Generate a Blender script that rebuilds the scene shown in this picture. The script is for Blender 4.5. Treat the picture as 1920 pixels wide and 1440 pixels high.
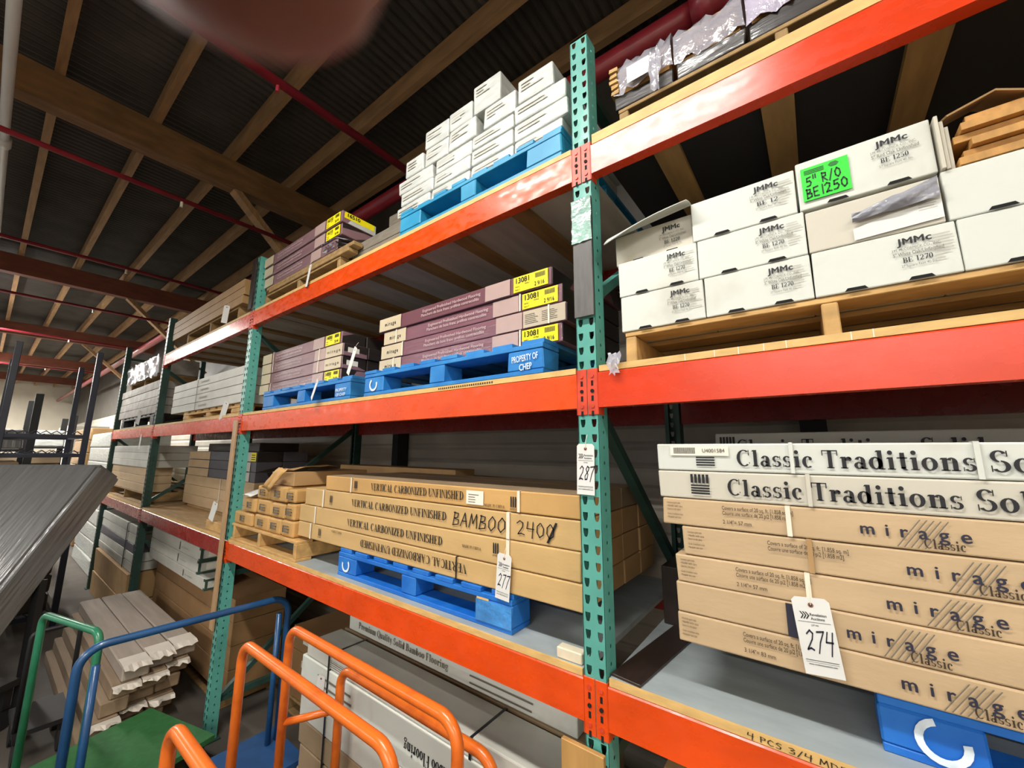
import bpy, bmesh, math, random
from mathutils import Vector, Matrix
random.seed(7)
S = bpy.context.scene
COL = S.collection
for o in list(bpy.data.objects): bpy.data.objects.remove(o)

# ---------------------------------------------------------------- camera, world, exposure
CAM = Vector((.6083, -1.233, 2.0561))
yaw, pitch, roll, FPX = .6486, .1655, .0045, 745.0
cy, sy, cp, sp = math.cos(yaw), math.sin(yaw), math.cos(pitch), math.sin(pitch)
FWD = Vector((-sy*cp, cy*cp, sp)); RT = Vector((cy, sy, 0)); UP = RT.cross(FWD)
cr, sr = math.cos(roll), math.sin(roll)
RT, UP = cr*RT + sr*UP, -sr*RT + cr*UP
cd = bpy.data.cameras.new('camera'); cam = bpy.data.objects.new('camera', cd); COL.objects.link(cam)
cam.matrix_world = Matrix(((RT.x, UP.x, -FWD.x, CAM.x), (RT.y, UP.y, -FWD.y, CAM.y), (RT.z, UP.z, -FWD.z, CAM.z), (0, 0, 0, 1)))
cd.sensor_width = 36; cd.sensor_fit = 'HORIZONTAL'; cd.lens = FPX/1920*36
cd.clip_start = .002; cd.clip_end = 200
cd.dof.use_dof = True; cd.dof.focus_distance = 2.4; cd.dof.aperture_fstop = 10.0
S.camera = cam
W = bpy.data.worlds.new('world'); S.world = W; W.use_nodes = True
bg = W.node_tree.nodes['Background']; bg.inputs[0].default_value = (.85, .93, 1, 1); bg.inputs[1].default_value = .45
S.view_settings.view_transform = 'Standard'; S.view_settings.look = 'None'
S.view_settings.gamma = 1; S.view_settings.use_curve_mapping = False
S.view_settings.exposure = 0.0
LAMP_W = 62.0        # watts of one pair of tubes
LAMP_COL = (1.0, .965, .90)

# ---------------------------------------------------------------- materials
def lin(h):
    h = h.lstrip('#'); v = [int(h[i:i+2], 16)/255 for i in (0, 2, 4)]
    return [c/12.92 if c <= .04045 else ((c+.055)/1.055)**2.4 for c in v]
MATS = {}
def mat(name, hexc, rough=.6, var=.12, scale=6., stretch=(1, 1, 1), bump=0., bscale=60., metal=0., coat=0., spec=.5, hex2=None, thr=None, coat_rough=.12, local=False, emit=0., rvar=0., alpha=1.):
    if name in MATS: return MATS[name]
    m = bpy.data.materials.new(name); m.use_nodes = True; nt = m.node_tree; N = nt.nodes; L = nt.links
    p = N['Principled BSDF']; c = lin(hexc)
    geo = N.new('ShaderNodeNewGeometry'); mp = N.new('ShaderNodeMapping'); mp.inputs['Scale'].default_value = stretch
    L.new(N.new('ShaderNodeTexCoord').outputs['Object'] if local else geo.outputs['Position'], mp.inputs['Vector'])
    no = N.new('ShaderNodeTexNoise'); no.inputs['Scale'].default_value = scale; no.inputs['Detail'].default_value = 5
    L.new(mp.outputs[0], no.inputs['Vector'])
    rp = N.new('ShaderNodeValToRGB')
    if hex2:
        c2 = lin(hex2); t = thr or (.45, .6)
        rp.color_ramp.elements[0].position = t[0]; rp.color_ramp.elements[1].position = t[1]
        rp.color_ramp.elements[0].color = (*c, 1); rp.color_ramp.elements[1].color = (*c2, 1)
    else:
        rp.color_ramp.elements[0].position = .3; rp.color_ramp.elements[1].position = .7
        rp.color_ramp.elements[0].color = (*[max(0, x*(1-var)) for x in c], 1); rp.color_ramp.elements[1].color = (*[min(1, x*(1+var)) for x in c], 1)
    L.new(no.outputs['Fac'], rp.inputs[0]); L.new(rp.outputs[0], p.inputs['Base Color'])
    p.inputs['Roughness'].default_value = rough; p.inputs['Metallic'].default_value = metal
    p.inputs['Specular IOR Level'].default_value = spec
    p.inputs['Coat Weight'].default_value = coat; p.inputs['Coat Roughness'].default_value = coat_rough
    p.inputs['Alpha'].default_value = alpha
    if rvar:
        mr = N.new('ShaderNodeMapRange'); mr.inputs[3].default_value = max(.03, rough-rvar); mr.inputs[4].default_value = min(1, rough+rvar)
        mr.inputs[1].default_value = .35; mr.inputs[2].default_value = .65
        n3 = N.new('ShaderNodeTexNoise'); n3.inputs['Scale'].default_value = scale*3; n3.inputs['Detail'].default_value = 6
        L.new(mp.outputs[0], n3.inputs['Vector']); L.new(n3.outputs['Fac'], mr.inputs[0]); L.new(mr.outputs[0], p.inputs['Roughness'])
    if bump:
        n2 = N.new('ShaderNodeTexNoise'); n2.inputs['Scale'].default_value = bscale; n2.inputs['Detail'].default_value = 3
        L.new(mp.outputs[0], n2.inputs['Vector'])
        b = N.new('ShaderNodeBump'); b.inputs['Strength'].default_value = bump; b.inputs['Distance'].default_value = .01
        L.new(n2.outputs['Fac'], b.inputs['Height']); L.new(b.outputs[0], p.inputs['Normal'])
        if coat: L.new(b.outputs[0], p.inputs['Coat Normal'])
    if emit:
        p.inputs['Emission Color'].default_value = (*LAMP_COL, 1); p.inputs['Emission Strength'].default_value = emit
    MATS[name] = m; return m
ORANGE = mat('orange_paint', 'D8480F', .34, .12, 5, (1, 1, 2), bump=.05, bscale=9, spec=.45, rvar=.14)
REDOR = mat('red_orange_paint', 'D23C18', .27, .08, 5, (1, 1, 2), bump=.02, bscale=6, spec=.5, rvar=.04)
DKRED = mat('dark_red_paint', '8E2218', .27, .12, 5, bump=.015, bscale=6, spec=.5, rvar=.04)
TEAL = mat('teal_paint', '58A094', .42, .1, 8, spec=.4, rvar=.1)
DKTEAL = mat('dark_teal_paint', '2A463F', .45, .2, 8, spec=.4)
CONN = mat('worn_red_connector', 'CE4428', .45, .25, 14)
HOLE = mat('hole_black', '0A0A0A', .9, 0)
DECKG = mat('grey_deck_board', '9AA3A6', .5, .14, 4, (1, 3, 1), rvar=.1)
DECKW = mat('plywood_deck', 'A98A5E', .65, .18, 5, (1, 6, 1))
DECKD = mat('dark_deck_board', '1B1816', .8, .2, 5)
DECKU = mat('grey_beige_deck', 'C2BBAC', .7, .2, 3, (3, .6, 1))
EDGE = mat('raw_wood_edge', 'D2AC6C', .6, .16, 14, (1, 1, 4))
WOOD = mat('pallet_wood', 'C29A60', .7, .22, 8, (1, 3, 3))
WOODD = mat('old_pallet_wood', '9A7C50', .75, .25, 8, (3, 1, 3))
SLAT = mat('cross_board_wood', '9A7646', .7, .2, 7, (4, .7, 1))
BLUE = mat('blue_pallet_paint', '0F63C0', .5, .2, 7, hex2='2E7ED0', thr=(.35, .75), rvar=.1)
BLUE2 = mat('chep_pallet_paint', '1B74BE', .55, .2, 7, hex2='3D8FCC', thr=(.4, .8))
TEALP = mat('teal_blue_pallet_paint', '1583AE', .5, .2, 7, hex2='3D9DC4', thr=(.4, .8))
WPAINT = mat('white_stencil', 'DCE8F2', .6, .15, 40)
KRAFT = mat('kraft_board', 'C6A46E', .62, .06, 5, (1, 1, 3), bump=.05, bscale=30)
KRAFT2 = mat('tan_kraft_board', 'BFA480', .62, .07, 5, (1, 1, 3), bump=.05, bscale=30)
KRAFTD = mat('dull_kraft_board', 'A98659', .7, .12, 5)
KRAFTL = mat('light_kraft_board', 'C49A5E', .65, .1, 5, bump=.05)
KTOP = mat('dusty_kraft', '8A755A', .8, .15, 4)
WHITE = mat('white_board', 'CFD2CA', .55, .05, 5, bump=.05, bscale=20, hex2='BDBCB0', thr=(.56, .78))
WHITE2 = mat('off_white_board', 'C6C1B2', .6, .07, 4, hex2='B0A17C', thr=(.62, .74))
WHITEG = mat('grey_white_board', 'C2C1B8', .6, .1, 4)
WRAPW = mat('film_wrapped_white', 'C4C7C2', .45, .16, 9, (1, 1, 3), bump=.5, bscale=14, coat=.6)
MAUVE = mat('mauve_print', '7E5560', .4, .08, 5, (1, 1, 6), bump=.22, bscale=9, coat=.7)
MAUVE2 = mat('mauve_print_dull', '86666C', .45, .1, 5, (1, 1, 6), bump=.2, bscale=8, coat=.6)
CREAM = mat('cream_print', 'CDBD9F', .45, .06, 5, coat=.4)
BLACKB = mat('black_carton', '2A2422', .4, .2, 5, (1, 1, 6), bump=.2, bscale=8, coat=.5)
GREYB = mat('slate_grey_carton', '57565E', .5, .12, 5)
YELLOW = mat('yellow_label', 'F4E411', .5, .04, 5)
GREENL = mat('neon_green_label', '2CDB34', .5, .05, 5)
PAPER = mat('white_paper', 'DCDCD8', .6, .03, 5)
LABW = mat('white_sticker', 'E6E2D4', .55, .05, 5)
INK = mat('black_ink', '15151A', .6, 0)
INKB = mat('brown_ink', '3A2C1C', .7, 0)
INKG = mat('grey_ink', '6C665A', .7, 0)
INKN = mat('navy_ink', '272638', .7, 0)
INKL = mat('pale_ink', 'C9B4B4', .6, 0)
STRAPW = mat('white_strap', 'E8E0CC', .35, .05, 5, coat=.3)
STRAPK = mat('black_strap', '17171A', .4, .05, 5)
FILM = mat('crumpled_clear_film', 'AFADB8', .18, .15, 14, bump=.9, bscale=24, coat=.8, alpha=.72)
FILMG = mat('grey_plastic_sheet', '8E8F98', .25, .25, 14, bump=.9, bscale=20, coat=.6)
GREYW = mat('weathered_grey_board', '7D7568', .75, .2, 12, (1, 1, 5))
GREYP = mat('grey_plank', '5C5A58', .5, .14, 20, (4, 4, .8))
BEIGEP = mat('pale_plank', 'B08E68', .5, .14, 12, (5, 5, .6))
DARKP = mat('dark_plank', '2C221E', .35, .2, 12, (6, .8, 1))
WRAPD = mat('grey_stretch_film', '6C6D6C', .4, .2, 5, (4, 4, .45), bump=1., bscale=7, coat=1., coat_rough=.15, local=True)
NAVY = mat('navy_steel', '20263A', .4, .2, 6, spec=.5)
BLKST = mat('black_steel', '1A1A1C', .5, .2, 6)
CORANGE = mat('orange_cart_paint', 'DE6C1E', .32, .14, 14, coat=.3, hex2='C85A1C', thr=(.5, .75))
CBLUE = mat('blue_cart_paint', '1C4A78', .35, .15, 9, coat=.3)
CBLUED = mat('blue_cart_deck', '1F4878', .6, .15, 9)
CGREEN = mat('green_cart_paint', '2E7E5C', .34, .12, 9, coat=.3)
CGREEND = mat('green_cart_deck', '2F6A38', .7, .14, 26)
CRED = mat('maroon_cart_paint', 'A02440', .34, .15, 9, coat=.3)
RUBBER = mat('black_rubber', '151515', .8, .1, 9)
ROOF = mat('dark_roof_sheet', '46423C', .5, .25, 3, metal=0, spec=.35)
BEAMW = mat('roof_timber', '7C5A36', .75, .25, 5, (6, .8, 3))
PURL = mat('purlin_timber', 'A07C54', .75, .22, 5, (.7, 6, 3))
RUSTW = mat('red_brown_timber', '74402E', .75, .2, 5, (6, .8, 3))
PIPE = mat('red_pipe_paint', '8E2430', .42, .2, 7, coat=.2)
CONC = mat('concrete', '57514A', .75, .2, 3, bump=.1)
SIDING = mat('white_siding', 'B9B3A6', .55, .12, 3)
PWALL = mat('pale_wall', 'E2DAC8', .7, .06, 2)
LAMPM = mat('lit_tube', 'FFFFFF', .5, 0, emit=9.0)
LAMPM2 = mat('bare_lit_tube', 'FFFFFF', .5, 0, emit=55.0)
HOUS = mat('white_lamp_housing', 'D8DAD8', .4, .05, 4)
SKIN = mat('skin', '7E4E42', .5, .1, 60, bump=.05, bscale=400)
NAIL = mat('nail', 'D79C8E', .3, .05, 60)

# ---------------------------------------------------------------- mesh builder
WB = {}            # world base of each object
class MB:
    def __init__(s): s.bm = bmesh.new()
    def quadbox(s, P):
        v = [s.bm.verts.new(p) for p in P]
        for f in ((0, 3, 2, 1), (4, 5, 6, 7), (0, 1, 5, 4), (1, 2, 6, 5), (2, 3, 7, 6), (3, 0, 4, 7)): s.bm.faces.new([v[i] for i in f])
        return v
    def box(s, x0, x1, y0, y1, z0, z1, bev=0, jit=0, M=None, seg=1):
        P = [Vector(p) for p in ((x0, y0, z0), (x1, y0, z0), (x1, y1, z0), (x0, y1, z0), (x0, y0, z1), (x1, y0, z1), (x1, y1, z1), (x0, y1, z1))]
        if jit: P = [p + Vector((random.uniform(-jit, jit), random.uniform(-jit, jit)*.6, random.uniform(-jit, 0)*.5 if i > 3 else 0)) for i, p in enumerate(P)]
        if M: P = [M @ p for p in P]
        v = s.quadbox(P)
        if bev:
            es = list({e for q in v for e in q.link_edges})
            bmesh.ops.bevel(s.bm, geom=es, offset=bev, segments=seg, affect='EDGES', profile=.5)
        return s
    def poly(s, pts):
        try: s.bm.faces.new([s.bm.verts.new(p) for p in pts])
        except ValueError: pass
        return s
    def prism(s, pts, d):       # polygon pushed along vector d
        d = Vector(d); a = [s.bm.verts.new(p) for p in pts]; b = [s.bm.verts.new(Vector(p)+d) for p in pts]; n = len(pts)
        s.bm.faces.new(a[::-1]); s.bm.faces.new(b)
        for i in range(n): s.bm.faces.new((a[i], a[(i+1) % n], b[(i+1) % n], b[i]))
        return s
    def tube(s, pts, r, n=12, cap=True, closed=False):
        pts = [Vector(p) for p in pts]; rings = []
        up = None
        for i, p in enumerate(pts):
            t = (pts[min(i+1, len(pts)-1)] - pts[max(i-1, 0)]).normalized()
            if up is None:
                up = Vector((0, 0, 1)) if abs(t.z) < .9 else Vector((1, 0, 0))
            a = (up - t*up.dot(t)).normalized(); up = a; b = t.cross(a)
            rr = r[i] if isinstance(r, (list, tuple)) else r
            rings.append([s.bm.verts.new(p + rr*(math.cos(k*2*math.pi/n)*a + math.sin(k*2*math.pi/n)*b)) for k in range(n)])
        for i in range(len(rings)-1):
            for k in range(n): s.bm.faces.new((rings[i][k], rings[i][(k+1) % n], rings[i+1][(k+1) % n], rings[i+1][k]))
        if cap: s.bm.faces.new(rings[0][::-1]); s.bm.faces.new(rings[-1])
        return s
    def sheet(s, rows, thick=0):   # grid of points
        g = [[s.bm.verts.new(p) for p in r] for r in rows]
        for i in range(len(g)-1):
            for j in range(len(g[0])-1): s.bm.faces.new((g[i][j], g[i][j+1], g[i+1][j+1], g[i+1][j]))
        return s
    def build(s, name, m, parent=None, smooth=False, base=None):
        bmesh.ops.recalc_face_normals(s.bm, faces=s.bm.faces)
        me = bpy.data.meshes.new(name)
        vs = [v.co for v in s.bm.verts]
        if base is None:
            base = Vector(((min(v.x for v in vs)+max(v.x for v in vs))/2, (min(v.y for v in vs)+max(v.y for v in vs))/2, min(v.z for v in vs)))
        base = Vector(base)
        bmesh.ops.translate(s.bm, verts=s.bm.verts, vec=-base)
        s.bm.to_mesh(me); s.bm.free(); me.materials.append(m)
        if smooth:
            for p in me.polygons: p.use_smooth = True
        o = bpy.data.objects.new(name, me); COL.objects.link(o)
        WB[o.name] = base
        o.location = base - (WB[parent.name] if parent else Vector())
        if parent: o.parent = parent
        return o
def tag(o, label, cat, group=None):
    o['label'] = label; o['category'] = cat
    if group: o['group'] = group
    return o
def thing(name, loc, label, cat, group=None):
    o = bpy.data.objects.new(name, None); COL.objects.link(o); o.empty_display_size = .1
    o.location = loc; WB[o.name] = Vector(loc)
    return tag(o, label, cat, group)
def struct(mb, name, m, **k):
    o = mb.build(name, m, **k); o['kind'] = 'structure'; return o
def B(*a, **k): return MB().box(*a, **k)
def arcpts(c, a, b, a0, a1, n=6):   # c + a cos + b sin
    return [Vector(c) + Vector(a)*math.cos(a0+(a1-a0)*i/n) + Vector(b)*math.sin(a0+(a1-a0)*i/n) for i in range(n+1)]

# ---------------------------------------------------------------- lettering
T_, t_, sf = .21, .065, .05
def _R(x0, y0, x1, y1): return [(x0, y0), (x1, y0), (x1, y1), (x0, y1)]
def _arc(cx, cy_, rx, ry, a0, a1, tv=T_, th=t_, n=12):
    out = []
    for i in range(n):
        q = []
        for a in (a0+(a1-a0)*i/n, a0+(a1-a0)*(i+1)/n):
            c, s_ = math.cos(math.radians(a)), math.sin(math.radians(a))
            q.append(((cx+rx*c, cy_+ry*s_), (cx+(rx-tv)*c, cy_+(ry-th)*s_)))
        out.append([q[0][0], q[1][0], q[1][1], q[0][1]])
    return out
def _stem(x, y0=0, y1=1, t=T_, f=1, h=1):
    o = [_R(x, y0, x+t, y1)]
    if f: o.append(_R(x-.075, y0, x+t+.075, y0+sf))
    if h == 1: o.append(_R(x-.075, y1-sf, x+t+.075, y1))
    if h == 2: o.append([(x-.1, y1-.09), (x+.02, y1-.09), (x+.02, y1), (x-.04, y1-.01)])
    return o
X = .64
G = {
 'A': ([[(.10, 0), (.17, 0), (.5, .93), (.44, 1)], [(.38, 1), (.52, 1), (.9, 0), (.66, 0)], _R(.22, .3, .72, .36), _R(0, 0, .29, sf), _R(.56, 0, 1, sf)], 1.0),
 'B': (_stem(.08)+[_R(.2, .945, .42, 1), _R(.2, .49, .42, .55), _R(.2, 0, .42, .06)]+_arc(.4, .75, .34, .26, -90, 90)+_arc(.42, .275, .38, .275, -90, 90), .86),
 'C': (_arc(.47, .5, .47, .52, 52, 308)+[_R(.74, .66, .79, 1.0), _R(.76, .16, .81, .24)], .9),
 'D': (_stem(.08)+_arc(.38, .5, .5, .5, -90, 90)+[_R(.2, .945, .4, 1), _R(.2, 0, .4, .055)], .95),
 'E': (_stem(.08)+[_R(.2, .94, .74, 1), _R(.2, .47, .55, .53), _R(.2, 0, .78, .06), _R(.68, .72, .74, 1), _R(.72, 0, .78, .3), _R(.5, .36, .55, .64)], .85),
 'F': (_stem(.08)+[_R(.2, .94, .74, 1), _R(.2, .47, .55, .53), _R(.68, .72, .74, 1), _R(.5, .36, .55, .64)], .8),
 'H': (_stem(.08)+_stem(.66)+[_R(.2, .47, .7, .53)], 1.0),
 'I': (_stem(.09), .42),
 'L': (_stem(.08)+[_R(.2, 0, .76, .06), _R(.7, 0, .76, .32)], .82),
 'M': ([_R(.1, 0, .17, 1), [(.05, 1), (.28, 1), (.62, .1), (.52, 0)], [(.52, 0), (.58, 0), (.98, 1), (.9, 1)], _R(.82, 0, .82+T_, 1), _R(0, 0, .27, sf), _R(.76, 0, 1.1, sf), _R(.95, .95, 1.1, 1)], 1.12),
 'N': ([_R(.12, 0, .19, 1), [(.05, 1), (.3, 1), (.84, 0), (.78, -.02)], _R(.78, 0, .85, 1), _R(.02, 0, .29, sf), _R(.68, .95, .95, 1)], .98),
 'O': (_arc(.48, .5, .48, .52, 0, 360, n=20), .97),
 'P': (_stem(.08)+[_R(.2, .945, .42, 1), _R(.2, .43, .42, .49)]+_arc(.4, .72, .36, .285, -90, 90), .8),
 'Q': (_arc(.48, .5, .48, .52, 0, 360, n=20)+[[(.45, .05), (.6, .1), (.95, -.2), (.75, -.22)]], .97),
 'R': (_stem(.08)+[_R(.2, .945, .42, 1), _R(.2, .45, .42, .51)]+_arc(.4, .73, .36, .28, -90, 90)+[[(.38, .48), (.56, .48), (.95, 0), (.7, 0)], _R(.68, 0, 1, sf)], .98),
 'S': (_arc(.36, .735, .33, .285, 30, 265, tv=.19)+_arc(.37, .265, .36, .285, 85, -150, tv=.19)+[_R(.62, .72, .67, 1), _R(.02, 0, .07, .3)], .76),
 'T': ([_R(.3, 0, .3+T_, 1), _R(.22, 0, .59, sf), _R(0, .94, .81, 1), _R(0, .7, .055, 1), _R(.755, .7, .81, 1)], .83),
 'U': ([_R(.1, .3, .1+T_, 1), _R(.76, .3, .82, 1), _R(.02, .95, .39, 1), _R(.66, .95, .92, 1)]+_arc(.46, .3, .36, .32, 180, 360, tv=.14), .94),
 'V': ([[(.07, 1), (.3, 1), (.56, .1), (.5, -.02)], [(.5, -.02), (.56, .06), (.86, 1), (.79, 1)], _R(0, .95, .38, 1), _R(.7, .95, .97, 1)], .96),
 'Z': ([_R(.05, .94, .78, 1), _R(.03, 0, .8, .06), [(.03, .04), (.27, .04), (.78, .96), (.54, .96)], _R(.05, .74, .11, 1), _R(.74, 0, .8, .28)], .84),
 'a': (_stem(.36, 0, X*.7, h=0, f=0)+[_R(.4, 0, .66, sf)]+_arc(.32, X-.2, .25, .22, 0, 165, tv=.2)+_arc(.26, .175, .24, .19, 20, 340, tv=.17), .66),
 'b': (_stem(.06, 0, 1, h=2, f=0)+_arc(.34, X/2, .34, X/2+.02, 0, 360), .72),
 'c': (_arc(.32, X/2, .32, X/2+.02, 50, 310)+_arc(.46, X-.14, .09, .09, 0, 360, .09, .09, 8), .6),
 'd': (_stem(.44, 0, 1, h=2, f=0)+[_R(.5, 0, .74, sf)]+_arc(.33, X/2, .33, X/2+.02, 0, 360), .76),
 'e': (_arc(.32, X/2, .32, X/2+.02, 0, 320)+[_R(.12, X/2-.03, .62, X/2+.03)], .67),
 'f': (_stem(.12, 0, .85, h=0)+_arc(.34, .82, .22, .2, 40, 180, tv=.19)+[_R(0, X-.06, .46, X)], .46),
 'g': (_arc(.3, X*.62, .28, X*.4, 0, 360, tv=.16)+_arc(.32, -.08, .31, .17, 0, 360, tv=.12)+[_R(.45, X-.1, .66, X)], .67),
 'i': (_stem(.1, 0, X, h=2)+_arc(.2, .88, .12, .12, 0, 360, .12, .12, 10), .42),
 'l': (_stem(.1, 0, 1, h=2), .42),
 'm': (_stem(.1, 0, X, h=2)+_stem(.46, 0, X*.7, h=0)+_stem(.82, 0, X*.7, h=0)+_arc(.46, X*.68, .21, .22, 0, 150)+_arc(.82, X*.68, .21, .22, 0, 150), 1.14),
 'n': (_stem(.1, 0, X, h=2)+_stem(.5, 0, X*.7, h=0)+_arc(.48, X*.68, .23, .22, 0, 155), .82),
 'o': (_arc(.34, X/2, .34, X/2+.02, 0, 360, n=16), .7),
 'r': (_stem(.1, 0, X, h=2)+_arc(.44, X*.62, .2, .25, 40, 170, tv=.16)+_arc(.5, X-.13, .1, .1, 0, 360, .1, .1, 8), .6),
 's': (_arc(.26, X*.73, .23, X*.29, 30, 265, tv=.15)+_arc(.27, X*.27, .25, X*.29, 85, -150, tv=.15)+[_R(.45, X*.7, .49, X), _R(.02, 0, .06, X*.3)], .55),
 't': (_stem(.14, .06, .88, h=0, f=0)+[_R(0, X-.06, .46, X)]+_arc(.34, .15, .2, .17, 180, 300, tv=.2), .48),
 'u': (_stem(.06, .12, X, h=2, f=0)+_stem(.46, 0, X, h=2, f=0)+_arc(.28, .18, .22, .2, 180, 350), .76),
 'y': ([[(.05, X), (.27, X), (.44, .05), (.34, -.02)], [(.55, X), (.61, X), (.28, -.3), (.2, -.3)], _R(0, X-sf, .34, X), _R(.45, X-sf, .68, X)], .66),
 '0': (_arc(.34, .5, .34, .52, 0, 360, n=16), .7),
 '1': (_stem(.2, 0, 1, h=0)+[[(.05, .82), (.22, .88), (.4, 1), (.25, 1)]], .6),
 '2': (_arc(.34, .7, .32, .31, -20, 170, tv=.18)+[_R(.02, 0, .68, .13), [(.04, .1), (.22, .1), (.64, .6), (.48, .62)]], .72),
 '5': (_arc(.32, .32, .35, .33, -150, 110, tv=.19)+[_R(.12, .88, .64, 1), _R(.12, .48, .19, 1)], .72),
 '7': ([_R(.04, .86, .68, 1), [(.16, 0), (.38, 0), (.68, .9), (.56, .9)]], .7),
}
def serif_polys(s, track=.06):
    out, x = [], 0
    for c in s:
        if c == ' ': x += .42; continue
        p, w = G[c]; out += [[(q[0]+x, q[1]) for q in poly] for poly in p]; x += w+track
    return out, x-track
HW = {   # handwriting strokes
 '0': [[(.3, 1), (.08, .75), (.05, .35), (.25, 0), (.5, .2), (.55, .65), (.35, .98)]],
 '1': [[(.25, 1), (.2, 0)]],
 '2': [[(.02, .8), (.25, 1), (.5, .85), (.45, .55), (.15, .1), (.1, .02), (.35, .1), (.6, .02)]],
 '3': [[(.05, .9), (.35, 1), (.5, .8), (.2, .55), (.5, .4), (.45, .1), (.05, .02)]],
 '4': [[(.1, 1), (.02, .5), (.55, .5)], [(.5, 1), (.42, -.15)]],
 '5': [[(.55, 1), (.15, .95), (.1, .55), (.4, .6), (.52, .35), (.35, .05), (.02, .05)]],
 '7': [[(.02, .95), (.55, 1), (.3, .45), (.2, -.1)]],
 '8': [[(.5, .9), (.25, 1), (.1, .78), (.45, .4), (.4, .05), (.15, .02), (.08, .28), (.45, .7), (.5, .9)]],
 'A': [[(.02, 0), (.3, 1), (.55, 0)], [(.12, .38), (.5, .4)]],
 'B': [[(.1, 1), (.05, 0)], [(.02, .95), (.42, .9), (.38, .6), (.1, .52), (.5, .42), (.48, .1), (.02, 0)]],
 'C': [[(.5, .85), (.3, 1), (.08, .7), (.05, .3), (.25, 0), (.5, .12)]],
 'D': [[(.08, 1), (.06, 0)], [(.02, .98), (.4, .85), (.55, .5), (.38, .1), (.02, .02)]],
 'E': [[(.5, 1), (.08, .95), (.06, .05), (.5, 0)], [(.08, .5), (.42, .52)]],
 'F': [[(.5, 1), (.08, .95), (.06, 0)], [(.08, .5), (.42, .52)]],
 'M': [[(.02, 0), (.12, 1), (.32, .3), (.55, 1), (.65, 0)]],
 'O': [[(.3, 1), (.06, .65), (.08, .25), (.3, 0), (.55, .3), (.52, .75), (.28, 1)]],
 'P': [[(.08, 1), (.06, 0)], [(.04, .98), (.45, .88), (.42, .6), (.08, .5)]],
 'R': [[(.08, 1), (.05, 0)], [(.04, .98), (.45, .88), (.4, .58), (.1, .5), (.5, 0)]],
 'S': [[(.5, .9), (.25, 1), (.08, .75), (.45, .38), (.38, .05), (.05, .08)]],
 '/': [[(.45, 1.05), (.05, -.1)]],
 '"': [[(.1, 1.15), (.07, .72)], [(.34, 1.15), (.31, .72)]],
 'T': [[(.02, 1), (.55, .98)], [(.3, .98), (.26, 0)]],
}
def hand_polys(s, w=.1, track=.18):
    out, x = [], 0
    for c in s:
        if c == ' ': x += .4; continue
        mx = 0
        for st in HW[c]:
            for a, b in zip(st, st[1:]):
                d = Vector((b[0]-a[0], b[1]-a[1])); d.normalize(); n = Vector((-d.y, d.x))*w/2; e = d*w*.35
                out.append([(a[0]-e.x+n.x+x, a[1]-e.y+n.y), (a[0]-e.x-n.x+x, a[1]-e.y-n.y), (b[0]+e.x-n.x+x, b[1]+e.y-n.y), (b[0]+e.x+n.x+x, b[1]+e.y+n.y)])
            mx = max(mx, max(p[0] for p in st))
        x += mx+track
    return out, x-track
_sans = {}
def sans_polys(s, bold=.0, sp_=1.0):
    k = (s, bold, sp_)
    if k not in _sans:
        cu = bpy.data.curves.new('t', 'FONT'); cu.body = s; cu.size = 1.4; cu.offset = bold; cu.space_character = sp_; cu.resolution_u = 3
        ob = bpy.data.objects.new('t', cu); me = bpy.data.meshes.new_from_object(ob)
        P = [[tuple(me.vertices[i].co[:2]) for i in f.vertices] for f in me.polygons]
        bpy.data.objects.remove(ob); bpy.data.meshes.remove(me)
        w = max([p[0] for f in P for p in f] or [1]); _sans[k] = (P, w)
    return _sans[k]
def write(parent, s, o, h, w=None, m=None, font='sans', face='front', flip=False, name='lettering', bold=.02, sp_=1., slant=0., off=.0012, rot=0.):
    """o = world point on the face at the baseline's start; text runs along the face."""
    if font == 'serif': P, tw = serif_polys(s)
    elif font == 'hand': P, tw = hand_polys(s, bold if bold > .05 else .1)
    else:
        P, tw = sans_polys(s, 0, sp_)
        if bold: P = [[(p[0]+dx*bold, p[1]+dy*bold) for p in f] for dx, dy in ((-1, 0), (1, 0), (0, .7), (0, -.7)) for f in P]
    sx = (w/tw) if w else h
    if face == 'front': ex, ez, nn = Vector((1, 0, 0)), Vector((0, 0, 1)), Vector((0, -1, 0))
    elif face == 'right': ex, ez, nn = Vector((0, 1, 0)), Vector((0, 0, 1)), Vector((1, 0, 0))
    else: ex, ez, nn = face
    if rot: ex, ez = ex*math.cos(rot)+ez*math.sin(rot), ez*math.cos(rot)-ex*math.sin(rot)
    if flip: ex, ez = -ex, -ez
    o = Vector(o) + nn*off; mb = MB()
    ch = max(1, len(P)//4) if (font == 'sans' and bold) else 10**9       # the four overlaid strokes of a bold word lie a hair apart
    for i, poly in enumerate(P):
        oo = o + nn*(.00007*(i//ch)); mb.poly([oo + ex*(p[0]*sx + slant*p[1]*h) + ez*(p[1]*h) for p in poly])
    return mb.build(name, m or INK, parent)
def patch(parent, name, x0, x1, z0, z1, y, m, off=.0008, th=.0004):
    return B(x0, x1, y-off-th, y-off, z0, z1).build(name, m, parent)
def bars(parent, x0, x1, z0, z1, y, m, n, vertical=True, name='printed_bars', fill=.5, ragged=0, off=.001):
    mb = MB()
    for i in range(n):
        if vertical:
            a = x0+(x1-x0)*i/n; b_ = a+(x1-x0)/n*fill
            mb.poly([(a, y-off, z0), (b_, y-off, z0), (b_, y-off, z1), (a, y-off, z1)])
        else:
            a = z0+(z1-z0)*i/n; b_ = a+(z1-z0)/n*fill; e = x1-random.random()*ragged*(x1-x0)
            mb.poly([(x0, y-off, a), (e, y-off, a), (e, y-off, b_), (x0, y-off, b_)])
    return mb.build(name, m, parent)
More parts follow.
